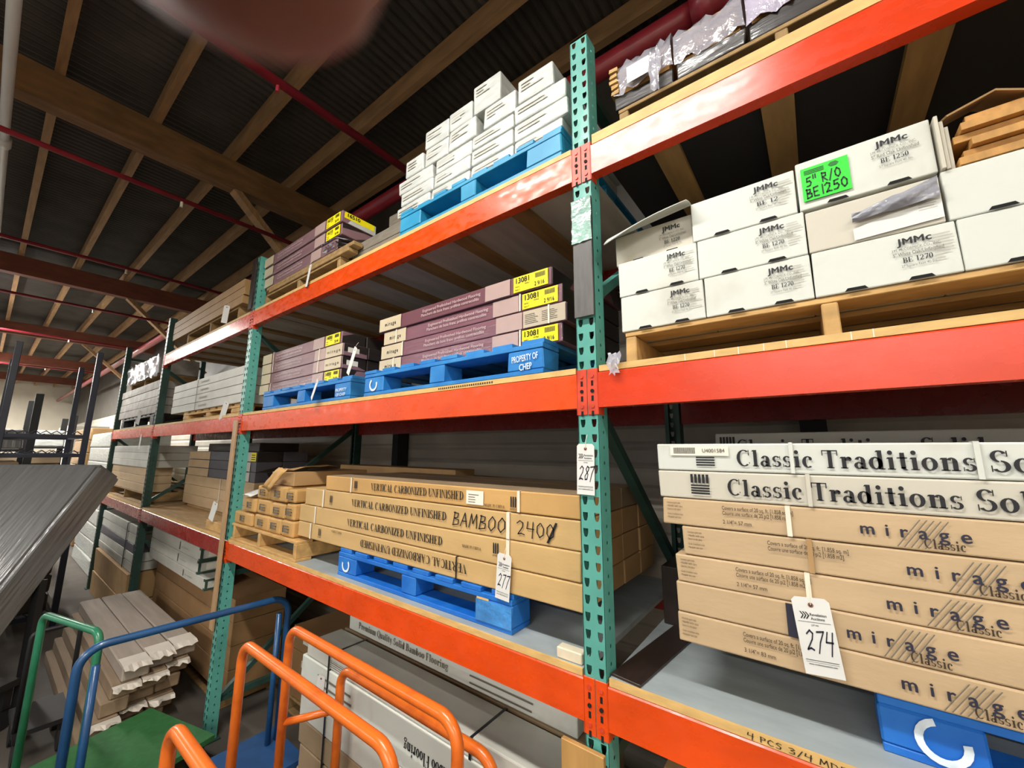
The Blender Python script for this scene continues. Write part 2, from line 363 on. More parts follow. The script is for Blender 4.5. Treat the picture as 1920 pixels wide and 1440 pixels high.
def strap(parent, x, w, y0, y1, z0, z1, m, e=.0016, name='strap'):
    mb = MB(); mb.box(x, x+w, y0-e, y0-.0002, z0, z1); mb.box(x, x+w, y0-e, y1+e, z1+.0001, z1+e); mb.box(x, x+w, y1+.0002, y1+e, z0, z1)
    return mb.build(name, m, parent)
def carton(name, label, x0, x1, y0, y1, z0, z1, m, cat='carton', group=None, bev=.004, jit=.003, yawd=0.):
    M = None
    if yawd:
        c = Vector(((x0+x1)/2, (y0+y1)/2, 0)); M = Matrix.Translation(c) @ Matrix.Rotation(math.radians(yawd), 4, 'Z') @ Matrix.Translation(-c)
    return tag(B(x0, x1, y0, y1, z0+.0008, z1-.0008, bev=bev, jit=jit, M=M, seg=2).build(name, m), label, cat, group)
ORD = ['first', 'second', 'third', 'fourth', 'fifth', 'sixth', 'seventh', 'eighth', 'ninth', 'tenth']
exec_parts = []
# ---------------------------------------------------------------- setting
XL, XR_, YF, YB, ZR = -29.0, 4.2, -15.0, 1.42, 5.22
struct(B(XL, XR_, YF, YB+.1, -.12, 0), 'floor', CONC)
mb = MB(); rows = []
z = 0.0
prof = []
while z < 3.15:                                  # lapped horizontal siding
    prof += [(YB, z), (YB-.012, z+.02), (YB-.012, z+.10), (YB, z+.12)]; z += .14
mb.sheet([[(XL, y, zz), (XR_, y, zz)] for y, zz in prof]); mb.box(XL, XR_, YB+.002, YB+.06, 0, 3.15)
struct(mb, 'wall_back', SIDING)
struct(B(XL, XR_, YB, YB+.06, 3.152, ZR), 'wall_back_upper', ROOF)
struct(B(XL-.1, XL, YF, YB, 0, ZR), 'wall_left', PWALL)
struct(B(XR_, XR_+.1, YF, YB+.06, 0, ZR), 'wall_right', PWALL)
mb = MB(); n = int((XR_-XL)/.076*6); rows = [[], []]
for i in range(n+1):
    x = XL+(XR_-XL)*i/n; zz = ZR+.011*math.sin(2*math.pi*x/.076)
    rows[0].append((x, YF, zz)); rows[1].append((x, YB+.06, zz))
mb.sheet(rows); mb.box(XL, XR_, YF, YB+.06, ZR+.03, ZR+.06)
struct(mb, 'ceiling', ROOF, smooth=False)
k = 0
for i in range(24):                              # purlins along the building
    y = 1.15-.6*i; k += 1
    struct(B(XL, XR_, y-.03, y+.03, 5.03, 5.205), 'trim_%d' % k, PURL)
for gx, m in ((1.25, BEAMW), (-4.03, BEAMW), (-9.1, RUSTW), (-14.4, RUSTW), (-19.6, RUSTW), (-24.8, RUSTW)):
    k += 1; struct(B(gx-.075, gx+.075, YF, YB, 4.74, 5.029), 'trim_%d' % k, m)
def bar3(p, q, w, h, upv=(0, 0, 1)):
    p, q = Vector(p), Vector(q); t = (q-p).normalized(); a = t.cross(Vector(upv)).normalized()*w/2; b = a.cross(t).normalized()*h/2
    mb = MB(); mb.quadbox([p-a-b, p+a-b, p+a+b, p-a+b, q-a-b, q+a-b, q+a+b, q-a+b]); return mb
for gx, m in ((-4.03, PURL), (-9.1, PURL), (-14.4, PURL)):
    k += 1; struct(bar3((gx, .02, 4.75), (gx, 1.3, 3.55), .06, .12, (1, 0, 0)), 'trim_%d' % k, m)
k += 1; struct(B(-2.80, -2.71, 1.27, 1.40, 0, 3.1), 'trim_%d' % k, BLKST)
k += 1; struct(B(.55, .66, 1.27, 1.40, 0, 3.1), 'trim_%d' % k, BLKST)

def pipe(label, pts, r, m=PIPE, joints=()):
    o = tag(MB().tube(pts, r, 14).build('sprinkler_pipe', m, smooth=True), label, 'pipe', 'sprinkler pipes under the roof')
    for j in joints:
        p, d = Vector(j[0]), Vector(j[1])
        MB().tube([p-d*.05, p+d*.05], r*1.3, 14).build('pipe_coupling', m, o, smooth=True)
    return o
pipe('thick dark red main pipe running along the rack above its top shelf', [(XL+.2, .75, 4.36), (3.9, .75, 4.36)], .062, joints=[((-1.9, .75, 4.36), (1, 0, 0)), ((.35, .75, 4.36), (1, 0, 0)), ((-6.2, .75, 4.36), (1, 0, 0))])
for x, lab in ((-1.9, 'nearest red branch pipe, meeting the thick main beside the white carton pile'),
               (-3.92, 'thin dark red branch pipe crossing just below the nearest brown roof girder'),
               (-6.3, 'thin dark red branch pipe between the nearest girder and the red-brown one behind it'),
               (-8.8, 'thin branch pipe close in front of the red-brown girder at far left'),
               (-11.9, 'dark branch pipe behind the red-brown girder in the far left roof'),
               (-17.0, 'faint branch pipe farthest away under the roof at left')):
    o = pipe(lab, [(x, .66, 4.36), (x, -10, 4.36)], .03 if x > -3 else .022)
    for yy in (-.4, -2.8, -5.2):
        MB().tube([(x, yy, 4.36), (x, yy, 4.29)], .012, 8).build('sprinkler_head', STRAPW if x < -3 else PIPE, o)

# lamps: twin-tube fluorescent fittings hanging in rows along the aisle
def lamp(x0, x1, y, z, label, power, hw=.12, lit=True, tm=None):
    L_ = x1-x0; c = ((x0+x1)/2, y)
    t = thing('fluorescent_light', ((x0+x1)/2, y, z), label, 'light', 'strip lights in the aisles')
    mb = MB(); mb.prism([(x0, y-hw, z), (x0, y-.04, z+.07), (x0, y+.04, z+.07), (x0, y+hw, z), (x0, y+hw*.9, z), (x0, y+.035, z+.04), (x0, y-.035, z+.04), (x0, y-hw*.9, z)] if hw > .1 else [(x0, y-.03, z+.03), (x0, y-.03, z+.07), (x0, y+.03, z+.07), (x0, y+.03, z+.03)], (L_, 0, 0))
    mb.build('lamp_housing', HOUS, t)
    for s in (-.42*hw, .42*hw):
        MB().tube([(x0+.03, y+s, z+.015), (x1-.03, y+s, z+.015)], .014, 8).build('lamp_tube', tm or LAMPM, t, smooth=True)
    for xx in (x0+.3, x1-.3): MB().tube([(xx, y, z+.07), (xx, y, 5.025)], .006, 6).build('hanger_rod', BLKST, t)
    if lit:
        ld = bpy.data.lights.new('tube_light', 'AREA'); ld.shape = 'RECTANGLE'; ld.size = L_-.1; ld.size_y = .16; ld.energy = power; ld.color = LAMP_COL
        lo = bpy.data.objects.new('tube_light', ld); COL.objects.link(lo); lo.parent = t; lo.location = (0, 0, -.006)
lamp(-1.75, .55, -1.62, 4.6, 'lit strip light hanging over the aisle in front of the nearest rack bays', LAMP_W*2.3)
o = tag(MB().tube([(-7.1, -1.46, 4.6), (-.9, -1.46, 4.6)], .03, 14).build('white_pipe', HOUS, smooth=True), 'white pipe with a coupling running up the left edge of the roof view', 'pipe')
MB().tube([(-4.66, -1.46, 4.6), (-4.54, -1.46, 4.6)], .045, 14).build('pipe_coupling', HOUS, o, smooth=True)
for xx in (-6.5, -1.2): MB().tube([(xx, -1.46, 4.632), (xx, -1.46, 5.025)], .006, 6).build('hanger_rod', BLKST, o)
lamp(-12.6, -9.3, -1.46, 4.6, 'glowing strip light at the left edge far down the aisle', LAMP_W*6, hw=.05, tm=LAMPM2)
lamp(-21.5, -16, -1.46, 4.6, 'farthest glowing strip light down the aisle', LAMP_W*16, hw=.05, tm=LAMPM2)
lamp(2.3, 4.0, -1.6, 4.6, 'lit strip light past the right end of the nearest bay', LAMP_W*1.2)
lamp(-1.2, 3.9, -6.4, 4.4, 'lit strip light over the next aisle behind the viewer', LAMP_W*7)
lamp(-9.5, -5.0, -7.0, 4.4, 'lit strip light over the next aisle farther left', LAMP_W*4)
lamp(-21, -14, -8.0, 4.4, 'lit strip light over the next aisle near the far wall', LAMP_W*8)
lamp(-27, -22.5, -4.0, 4.6, 'added strip light brightening the pale far wall', LAMP_W*14, hw=.05, tm=LAMPM2)  # added fill lamp, put in to brighten the far wall
lamp(-1.0, 3.9, -12.0, 4.4, 'lit strip light far behind the viewer', LAMP_W*7)

# ---------------------------------------------------------------- pallet rack
UX = [0.0, -3.07, -5.77, -8.25, 3.07]
UL = ['the large near teal upright in the middle of the photo', 'teal upright at the left end of the nearest shelf bay', 'dark teal upright, second bay down the rack', 'dark upright at the far left end of the rack', 'upright out at the right end of the nearest bay']
def holes(mb, o, ex, ez, w, z0, z1, cols, hw, hh, phase, rnd):
    pit = .0508; o, ex, ez = Vector(o), Vector(ex), Vector(ez)
    k0 = math.ceil((z0+hh-phase)/pit); cuts = []
    z = phase+k0*pit
    while z < z1-hh: cuts.append(z); z += pit
    xs = [0]+[w*(i+1)/len(cols) for i in range(len(cols))]
    def P(a, b): return o+ex*a+ez*b
    lo = z0
    for z in cuts:
        b0, b1 = z-pit/2, z+pit/2
        for i, cx in enumerate(cols):
            A, Bx = xs[i], xs[i+1]; 
            out = [(Bx, z), (Bx, b1), (cx, b1), (A, b1), (A, z), (A, b0), (cx, b0), (Bx, b0)]
            if rnd: inn = [(cx+hw*math.cos(j*math.pi/4), z+hh*math.sin(j*math.pi/4)) for j in range(8)]
            else: inn = [(cx+hw, z), (cx+hw, z+hh), (cx, z+hh), (cx-hw, z+hh), (cx-hw*.9, z), (cx-hw*.5, z-hh), (cx, z-hh*1.08), (cx+hw*.55, z-hh)]
            vo = [mb.bm.verts.new(P(*p)) for p in out]; vi = [mb.bm.verts.new(P(*p)) for p in inn]
            for j in range(8): mb.bm.faces.new((vo[j], vo[(j+1) % 8], vi[(j+1) % 8], vi[j]))
    mb.poly([P(0, z0), P(w, z0), P(w, cuts[0]-pit/2), P(0, cuts[0]-pit/2)])
    mb.poly([P(0, cuts[-1]+pit/2), P(w, cuts[-1]+pit/2), P(w, z1), P(0, z1)])
def post(x, y, z1, back, m, parent, name):
    mb = MB(); w, d = .076, .068; s = -1 if back else 1
    holes(mb, (x-w/2, y, .01), (1, 0, 0), (0, 0, 1), w, 0, z1-.01, [w*.23, w*.77], .0088, .0128, 3.6723-.01-40*.0508, False)
    for sx in (-1, 1):
        holes(mb, (x+sx*w/2, y, .01), (0, s, 0), (0, 0, 1), d, 0, z1-.01, [d*.5], .005, .006, 3.6723-.01-40*.0508+.02, True)
        mb.box(min(x+sx*w/2, x+sx*(w/2-.02)), max(x+sx*w/2, x+sx*(w/2-.02)), min(y+s*d, y+s*(d+.002)), max(y+s*d, y+s*(d+.002)), .01, z1)
        mb.box(min(x+sx*(w/2-.0005), x+sx*(w/2-.0025)), max(x+sx*(w/2-.0005), x+sx*(w/2-.0025)), min(y+s*.0, y+s*.006), max(y+s*.0, y+s*.006), .01, z1)
    return mb.build(name, m, parent, base=(x, y+s*d/2, .01))
DG = {0: [(2.2, 1.42), (2.62, 3.25), (.95, .2)], 1: [(1.5, 2.25), (3.0, 2.35), (.25, 1.0)], 2: [(1.45, 2.1), (3.0, 2.35), (1.0, .2)], 3: [(2.2, 1.4), (.3, 1.0)], 4: [(2.2, 1.42)]}
for i, ux in enumerate(UX):
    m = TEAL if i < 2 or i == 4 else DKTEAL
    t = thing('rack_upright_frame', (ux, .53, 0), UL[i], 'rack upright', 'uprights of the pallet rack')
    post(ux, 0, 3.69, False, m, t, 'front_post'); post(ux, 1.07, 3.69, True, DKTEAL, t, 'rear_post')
    for y in (.035, 1.035): B(ux-.06, ux+.06, y-.055, y+.055, 0, .0095).build('base_plate', DKTEAL, t)
    for z in (.25, 1.12, 3.5): B(ux-.019, ux+.019, .0702, .9998, z-.02, z+.02).build('horizontal_strut', DKTEAL, t)
    for a, b in DG[i]: bar3((ux, .0702, a), (ux, .9998, b), .036, .038, (1, 0, 0)).build('diagonal_brace', m if a > 2.6 and i == 0 else DKTEAL, t)
bays = [('right', 0, 4), ('near left', 1, 0), ('second', 2, 1), ('third', 3, 2)]
LV = {'bottom': 1.36, 'middle': 2.322, 'top': 3.192}
CT = {'bottom': 1.366, 'middle': 2.334, 'top': 3.205}
def connector(parent, x, side, zc, y0, m):          # side -1: left half of post face
    a, b = (x-.038, x-.0012) if side < 0 else (x+.0012, x+.038)
    mb = MB(); mb.box(a, b, y0-.0042, y0-.0006, zc-.158, zc, bev=.001)
    e = x-.0402 if side < 0 else x+.0386
    mb.box(e, e+.0016, y0-.0042, y0+.04, zc-.158, zc)
    c = mb.build('end_connector', m, parent)
    xc = (a+b)/2
    for j in range(3):
        zz = zc-.025-j*.052
        MB().tube([(xc, y0-.0044, zz), (xc, y0-.0075, zz)], .0065, 10).build('rivet', CONN if j != 1 else HOLE, c)
        B(xc-.004, xc+.004, y0-.0052, y0-.0044, zz-.034, zz-.016).build('slot', HOLE, c)
BLAB = {('right', 'bottom'): 'orange front beam at lower right, deck edge with handwriting above it', ('right', 'middle'): 'glossy red-orange front beam under the pale branded cartons at right', ('right', 'top'): 'glossy red-orange front beam across the upper right corner',
        ('near left', 'bottom'): 'long orange front beam under the kraft carton stack and bright blue pallet', ('near left', 'middle'): 'orange front beam under the two mauve carton stacks', ('near left', 'top'): 'orange front beam under the white carton pile on teal pallet',
        ('second', 'bottom'): 'dark red front beam low in the second bay, left of the kraft stacks', ('second', 'middle'): 'shiny red front beam under the white long cartons in the second bay', ('second', 'top'): 'red front beam with white glare, highest in the second bay',
        ('third', 'bottom'): 'dark red front beam lowest at the far left end', ('third', 'middle'): 'red front beam under the grey stack in the far left bay'}
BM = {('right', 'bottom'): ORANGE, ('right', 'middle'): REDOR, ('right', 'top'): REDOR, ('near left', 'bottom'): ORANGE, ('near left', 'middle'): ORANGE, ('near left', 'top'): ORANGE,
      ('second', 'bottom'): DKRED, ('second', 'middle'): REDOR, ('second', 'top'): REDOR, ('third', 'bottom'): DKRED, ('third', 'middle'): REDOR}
DLAB = {('right', 'bottom'): 'grey painted shelf deck under the striped-logo cartons at lower right', ('right', 'middle'): 'shelf deck with thick wooden edge under the short white oak cartons', ('right', 'top'): 'dark deck with wooden cross boards seen from below at upper right',
        ('near left', 'bottom'): 'grey shelf deck under the bright blue pallet of kraft cartons', ('near left', 'middle'): 'wood-edged shelf deck under the mauve carton pallets', ('near left', 'top'): 'grey deck with brown cross boards seen from below, upper middle',
        ('second', 'bottom'): 'bare plywood shelf deck in the second bay', ('second', 'middle'): 'shelf deck under the white long cartons in second bay', ('second', 'top'): 'deck under the brown plank cartons, highest in second bay',
        ('third', 'bottom'): 'plywood shelf deck at the far left end of the rack', ('third', 'middle'): 'shelf deck under the grey stack at far left end'}
for bn, iu, iv in bays:
    xa, xb = UX[iu]+.0405, UX[iv]-.0405
    for lv in ('bottom', 'middle', 'top'):
        if (bn, lv) not in BM: continue
        z = LV[lv]; m = BM[(bn, lv)]; zt = z-.002
        for fr in (True, False):
            t = thing('rack_beam', ((xa+xb)/2, .02 if fr else 1.05, zt-.12), BLAB[(bn, lv)] if fr else 'rear ' + {'right': 'right bay', 'near left': 'near left bay', 'second': 'second bay', 'third': 'far left bay'}[bn] + ' beam at the back of the ' + lv + ' shelf', 'rack beam', 'beams of the pallet rack')
            y0, y1 = (-.003, .042) if fr else (1.03, 1.073)
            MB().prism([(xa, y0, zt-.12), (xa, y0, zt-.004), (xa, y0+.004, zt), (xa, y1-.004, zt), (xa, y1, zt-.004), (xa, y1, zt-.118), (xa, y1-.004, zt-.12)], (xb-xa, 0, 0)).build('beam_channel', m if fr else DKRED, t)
            if fr:
                connector(t, UX[iu], 1, CT[lv], 0, CONN if lv != 'bottom' else m); connector(t, UX[iv], -1, CT[lv], 0, CONN if lv != 'bottom' else m)
        th = .04 if (bn, lv) == ('right', 'top') else .021
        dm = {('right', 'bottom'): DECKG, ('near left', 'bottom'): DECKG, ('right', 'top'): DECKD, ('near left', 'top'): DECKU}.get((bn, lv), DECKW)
        if lv == 'top' and bn == 'second': dm = DECKU
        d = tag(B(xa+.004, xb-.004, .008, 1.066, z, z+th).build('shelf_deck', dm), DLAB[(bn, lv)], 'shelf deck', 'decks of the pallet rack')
        B(xa+.004, xb-.004, .0, .0075, z, z+th).build('wooden_edge', EDGE, d)
        sp_ = .36 if bn == 'right' else .42
        if lv == 'top':
            n = int((xb-xa)/sp_)
            for j in range(n):
                xx = xa+.18+j*(xb-xa-.2)/n
                B(xx, xx+.09, .045, 1.027, z-.022, z-.0005).build('cross_board', SLAT, d)
        if (bn, lv) == ('right', 'bottom'):
            write(d, '4 PCS 3/4 MDF', (.405, 0, z+.004), .012, .19, INKB, 'hand', bold=.11)
        if (bn, lv) == ('right', 'middle'):
            mb = MB()
            for xx in (.32, .40, .46, .52, .57, .70, .74): mb.poly([(xx, -.0006, z), (xx+.0022, -.0006, z), (xx+.0022, -.0006, z+th), (xx, -.0006, z+th)])
            mb.build('printed_mark', STRAPW, d)
        if (bn, lv) == ('near left', 'middle'):
            bars(d, -.75, -.42, z+.006, z+.014, 0, INKB, 26, fill=.6)
        if (bn, lv) == ('right', 'top') or (bn, lv) == ('near left', 'bottom'): pass
# ---------------------------------------------------------------- pallets
def block_pallet(label, x0, x1, y0, y1, z0, z1, m, marks=(), nb=8, yawd=0):
    t = thing('pallet', ((x0+x1)/2, (y0+y1)/2, z0), label, 'pallet', 'pallets on the shelves')
    h = z1-z0; bt, st = .018, .018; zb0, zb1 = z0+bt, z1-bt-st; zb1 = z1-2*.019
    for i in range(3):
        yy = y0+(y1-y0-.12)*i/2; B(x0, x1, yy, yy+.12, z0, z0+.0178, bev=.002).build('bottom_board', m, t)
        B(x0, x1, yy, yy+.12, zb1+.0002, zb1+.0188, bev=.002).build('stringer_board', m, t)
        for j, (w, xx) in enumerate(((.17, x0), (.10, (x0+x1)/2-.05), (.17, x1-.17))):
            b = B(xx, xx+w, yy, yy+.12, z0+.018, zb1, bev=.005, jit=.003).build('block', m, t)
            if i == 0:
                for (jj, s, h_, wd, ox, oz, rot) in marks:
                    if jj == j: write(b, s, (xx+ox, yy, z0+oz), h_, wd, WPAINT, bold=.02, off=.0045, rot=rot)
    for i in range(nb):
        w = (x1-x0)/nb*.72; xx = x0+(x1-x0-w)*i/(nb-1)
        B(xx, xx+w, y0-.002+random.uniform(0, .012), y1, zb1+.019, z1, bev=.002).build('deck_board', m, t)
    return t
def swoosh(pal, x, z, y, s, rot=.5, gap=70):   # thick open ring mark on a block
    mb = MB(); a0, a1 = math.radians(gap), math.radians(360-gap*.3)
    n = 16
    for i in range(n):
        q = []
        for a in (a0+(a1-a0)*i/n, a0+(a1-a0)*(i+1)/n):
            w = .32
            q.append((Vector((x+s*math.cos(a+rot), y-.0045, z+s*math.sin(a+rot))), Vector((x+s*(1-w)*math.cos(a+rot), y-.0045, z+s*(1-w)*math.sin(a+rot)))))
        mb.poly([q[0][0], q[1][0], q[1][1], q[0][1]])
    bl = [c for c in pal.children if c.name.startswith('block')]
    c = min(bl, key=lambda o: (WB[o.name]-Vector((x, y, z))).length)
    mb.build('printed_mark', WPAINT, c)
def stringer_pallet(label, x0, x1, y0, y1, z0, z1, m, nt=6, bottom=True, xs=None, front_drop=0):
    t = thing('pallet', ((x0+x1)/2, (y0+y1)/2, z0), label, 'pallet', 'pallets on the shelves')
    bt = .016; zs0 = z0+(bt if bottom else 0)
    for xx in (xs or (x0, (x0+x1)/2-.018, x1-.036)): B(xx, xx+.036, y0, y1, zs0+.0002, z1-bt-.0002, bev=.003, jit=.002).build('stringer', m, t)
    for i in range(nt):
        yy = y0+(y1-y0-.1)*i/(nt-1); B(x0, x1, yy, yy+.1, z1-bt, z1, bev=.002).build('deck_board', m, t)
    if bottom:
        for i in range(3):
            yy = y0+(y1-y0-.1)*i/2; B(x0, x1, yy, yy+.1, z0, z0+bt, bev=.002).build('bottom_board', m, t)
    return t
# ---------------------------------------------------------------- auction tags
def auction_tag(label, x, z, y, num=None, w=.068, h=.166, tilt=0., ty=0.):
    """x, z: top centre of the card"""
    M = Matrix.Translation((x, y, z)) @ Matrix.Rotation(tilt, 4, 'Y') @ Matrix.Rotation(ty, 4, 'Z')
    mb = MB(); P = [(-w/2, 0, -h), (w/2, 0, -h), (w/2, 0, -.008), (w/2-.008, 0, 0), (-w/2+.008, 0, 0), (-w/2, 0, -.008)]
    mb.prism([M @ Vector(p) for p in P], M.to_3x3() @ Vector((0, .0006, 0)))
    t = tag(mb.build('auction_tag', PAPER), label, 'tag', 'auction tags on the racks')
    R3 = M.to_3x3(); ex, ez, nn = R3 @ Vector((1, 0, 0)), R3 @ Vector((0, 0, 1)), R3 @ Vector((0, -1, 0)); F_ = (ex, ez, nn)
    at = lambda a, b: M @ Vector((a, 0, b))
    mb = MB(); mb.poly([at(.0058*math.cos(k*math.pi/6), -.017+.0058*math.sin(k*math.pi/6))+nn*.0005 for k in range(12)]); r_ = mb.build('reinforcing_ring', mat('brown_ring', '8A5A48', .7), t)
    mb = MB(); mb.poly([at(.0028*math.cos(k*math.pi/6), -.017+.0028*math.sin(k*math.pi/6))+nn*.0009 for k in range(12)]); mb.build('punched_hole', HOLE, r_)
    MB().tube([at(0, -.017)+nn*.001, at(.002, .012)+nn*.001, at(.004, .03)-nn*.006], .0008, 5).build('string', STRAPW, t)
    if num:
        write(t, 'Revelation', at(-.006, -.041), .0062, .033, INK, face=F_, off=.0006)
        write(t, 'Auctions', at(-.005, -.050), .0062, .027, INK, face=F_, off=.0006)
        mb = MB()
        for k in range(3):
            a = -.026+k*.0055; o_ = lambda p, q: at(p, q)+nn*.0007
            mb.poly([o_(a, -.033), o_(a+.0028, -.033), o_(a+.008, -.041), o_(a+.0052, -.041)]); mb.poly([o_(a, -.049), o_(a+.0028, -.049), o_(a+.008, -.041), o_(a+.0052, -.041)])
        mb.build('printed_mark', INK, t)
        mb = MB()
        for zz, th in ((-.055, .0009), (-.139, .0012), (-.1435, .0006)): mb.poly([at(-w*.42, zz)+nn*.0007, at(w*.42, zz)+nn*.0007, at(w*.42, zz-th)+nn*.0007, at(-w*.42, zz-th)+nn*.0007])
        mb.build('printed_rule', INK, t)
        write(t, 'LOT NO.', at(-.007, -.0635), .0034, .015, INK, face=F_, off=.0006)
        write(t, 'www.revelationauctions.com', at(-.027, -.150), .0036, .054, INK, face=F_, off=.0006)
        write(t, num, at(-.026, -.118), .044, .052, INKN, 'hand', face=F_, off=.0008, bold=.1, slant=.15)
    return t

# ================================================================ RIGHT BAY, bottom shelf
pr1 = block_pallet('blue pallet with white ring mark under the striped-logo cartons at lower right', .665, 1.88, .11, 1.03, 1.3815, 1.518, BLUE)
swoosh(pr1, .765, 1.437, .11, .045, .6)
KR = 'kraft cartons with striped logo on the right bay bottom shelf'
def striped(label, x0, z0, z1, mx, small=True, dim=None, k=0, strapx=None, sm=STRAPW, covx=None):
    c = carton('flooring_carton', label, x0, x0+1.5, .06, .29, z0, z1, KRAFT2, 'carton', KR)
    zc = (z0+z1)/2; y = .06-.0035
    write(c, 'mirage', (mx, y, zc-.012), .027, .18, INKN, bold=.03, sp_=1.9)
    write(c, 'Classic', (mx+.107, y, z0+.009), .02, .063, INKB, 'serif')
    mb = MB()
    for i in range(5):
        a = mx+.062+i*.011; mb.poly([(a, y-.001, z0+.006), (a+.0022, y-.001, z0+.006), (a+.045, y-.001, z1-.010), (a+.0428, y-.001, z1-.010)])
    mb.build('printed_mark', INKG, c)
    if small:
        a = covx or x0+.17
        write(c, 'Covers a surface of 20 sq. ft. [1.858 sq. m]', (a, y, zc+.016), .0105, .165, INKB, bold=.005)
        write(c, 'Couvre une surface de 20 pi2 [1.858 m2]', (a, y, zc+.002), .0105, .155, INKB, bold=.005)
        if dim: write(c, dim, (a, y, zc-.022), .0105, .07, INKB, bold=.005)
        for j, s in enumerate(('- Instructions guide inside', '- Handle with care', '- Store in a dry place', '- Guide d installation inclus', '- Manipuler avec soin')):
            write(c, s, (x0+.012, y, zc+.022-j*.0095-(.004 if j > 2 else 0)), .0058, .04+.006*(j % 2), INKB, bold=0)
    if strapx: strap(c, strapx, .011, .0545, .292, z0+.002, z1-.002, sm)
    return c
ZR1 = [1.5185, 1.597, 1.680, 1.757, 1.839, 1.917]
striped('kraft carton lowest in the striped-logo stack, marked 3 1/4 inch', .237, ZR1[0], ZR1[1], .706, dim='3 1/4"= 83 mm', covx=.405)
c = striped('kraft carton second from the bottom, with a black band beside tag 274', .242, ZR1[1], ZR1[2], .622, small=False)
patch(c, 'printed_band', .507, .532, ZR1[1]+.003, ZR1[2]-.003, .056, INKN)
striped('kraft carton just above the black-banded one, its strap reaching tag 274', .243, ZR1[2], ZR1[3], .70, dim='2 1/4"= 57 mm', strapx=.553, covx=.40)
striped('kraft carton set back to the right, middle of the striped-logo stack', .268, ZR1[3], ZR1[4], .742, strapx=.565, sm=KRAFTD, covx=.48)
striped('kraft carton directly under the two white serif-lettered cartons', .214, ZR1[4], ZR1[5], .671, dim='2 1/4"= 57 mm', strapx=.527, covx=.378)
def serif_white(label, x0, y, z0, z1, tx, m, straps, bar=False, flat=True, logox=.317):
    c = carton('flooring_carton', label, x0, x0+1.6, y, y+.23, z0, z1, m, 'carton', 'white serif-lettered cartons'); yy = y-.0035
    full = 'Classic Traditions Solid'; k_ = .453*1.32/serif_polys(full)[1]
    for wd in full.split():
        st = full.index(wd); x_ = serif_polys(full[:st]+wd)[1]-serif_polys(wd)[1]
        write(c, wd, (tx+x_*k_, yy, z0+.018), .044, serif_polys(wd)[1]*k_, INK, 'serif')
    mb = MB(); zz = z0+.016
    for i in range(4): mb.poly([(logox, yy-.001, zz+i*.0072), (logox+.05, yy-.001, zz+i*.0072), (logox+.05, yy-.001, zz+.0045+i*.0072), (logox, yy-.001, zz+.0045+i*.0072)])
    if not bar:
        for i in range(5): mb.poly([(logox+i*.0105, yy-.001, zz+.031), (logox+.007+i*.0105, yy-.001, zz+.031), (logox+.007+i*.0105, yy-.001, zz+.056), (logox+i*.0105, yy-.001, zz+.056)])
    mb.build('printed_mark', INK, c)
    if bar:
        l = patch(c, 'label', x0+.04, x0+.20, z1-.036, z1-.008, yy, LABW)
        bars(l, x0+.05, x0+.112, z1-.03, z1-.012, yy-.0012, INK, 22); write(l, 'U4001584', (x0+.13, yy-.0012, z1-.026), .0105, .06, INKG)
    for sx in straps: strap(c, sx, .009, y-.004, y+.232, z0+.002, z1-.002, m, e=.003)
    return c
serif_white('stained white carton with black serif lettering, second of that stack', .207, .06, ZR1[5], 1.998, .397, WHITE2, (.578,), logox=.30)
serif_white('clean white carton with serif lettering and barcode, topmost of the stack', .207, .06, 1.998, 2.079, .426, WHITE, (.549, .877), bar=True, logox=.319)
carton('flooring_carton', 'tall kraft carton pile behind the striped-logo stack at right', .33, 1.85, .42, .64, 1.5185, 2.035, KRAFTD, 'carton', KR)
serif_white('shaded white serif-lettered carton behind the topmost clean one', .31, .42, 2.036, 2.122, .38, WHITEG, (), logox=.325)
auction_tag('white auction tag reading 274 on the striped-logo kraft cartons', .558, 1.703, .044, '274', w=.076, h=.172, tilt=-.09)
tag(MB().box(.04, .135, .012, .5, 1.3815, 1.3895, bev=.001, M=Matrix.Translation((.0955, .03, 0)) @ Matrix.Rotation(-.12, 4, 'Z') @ Matrix.Translation((-.0905, -.03, 0))).build('floor_plank', DARKP), 'dark brown floor plank lying on grey deck beside the near upright', 'plank')
carton('storage_carton', 'dark box added as shade behind the striped-logo stack, right of the near upright', .06, .30, .50, 1.0, 1.3815, 1.60, DARKP, 'carton')  # added very dark box, stands in for the shadow over the deck here
# under the right bay
for j, (a, b_, z0, z1, yy) in enumerate(((.06, .5, 0, .36, .3), (.06, .48, .361, .66, .32), (.08, .46, .661, .98, .34), (.55, 1.1, 0, .5, .3))):
    carton('storage_carton', ['dull brown carton on the floor under the right bay, bottom of three', 'dull brown carton under the right bay, middle of three', 'dull brown carton under the right bay, top of three', 'low brown carton on floor farthest right under the right bay'][j], a, b_, yy, .95, z0+.001, z1, KRAFTD, 'carton', 'cartons on the floor under the right bay')

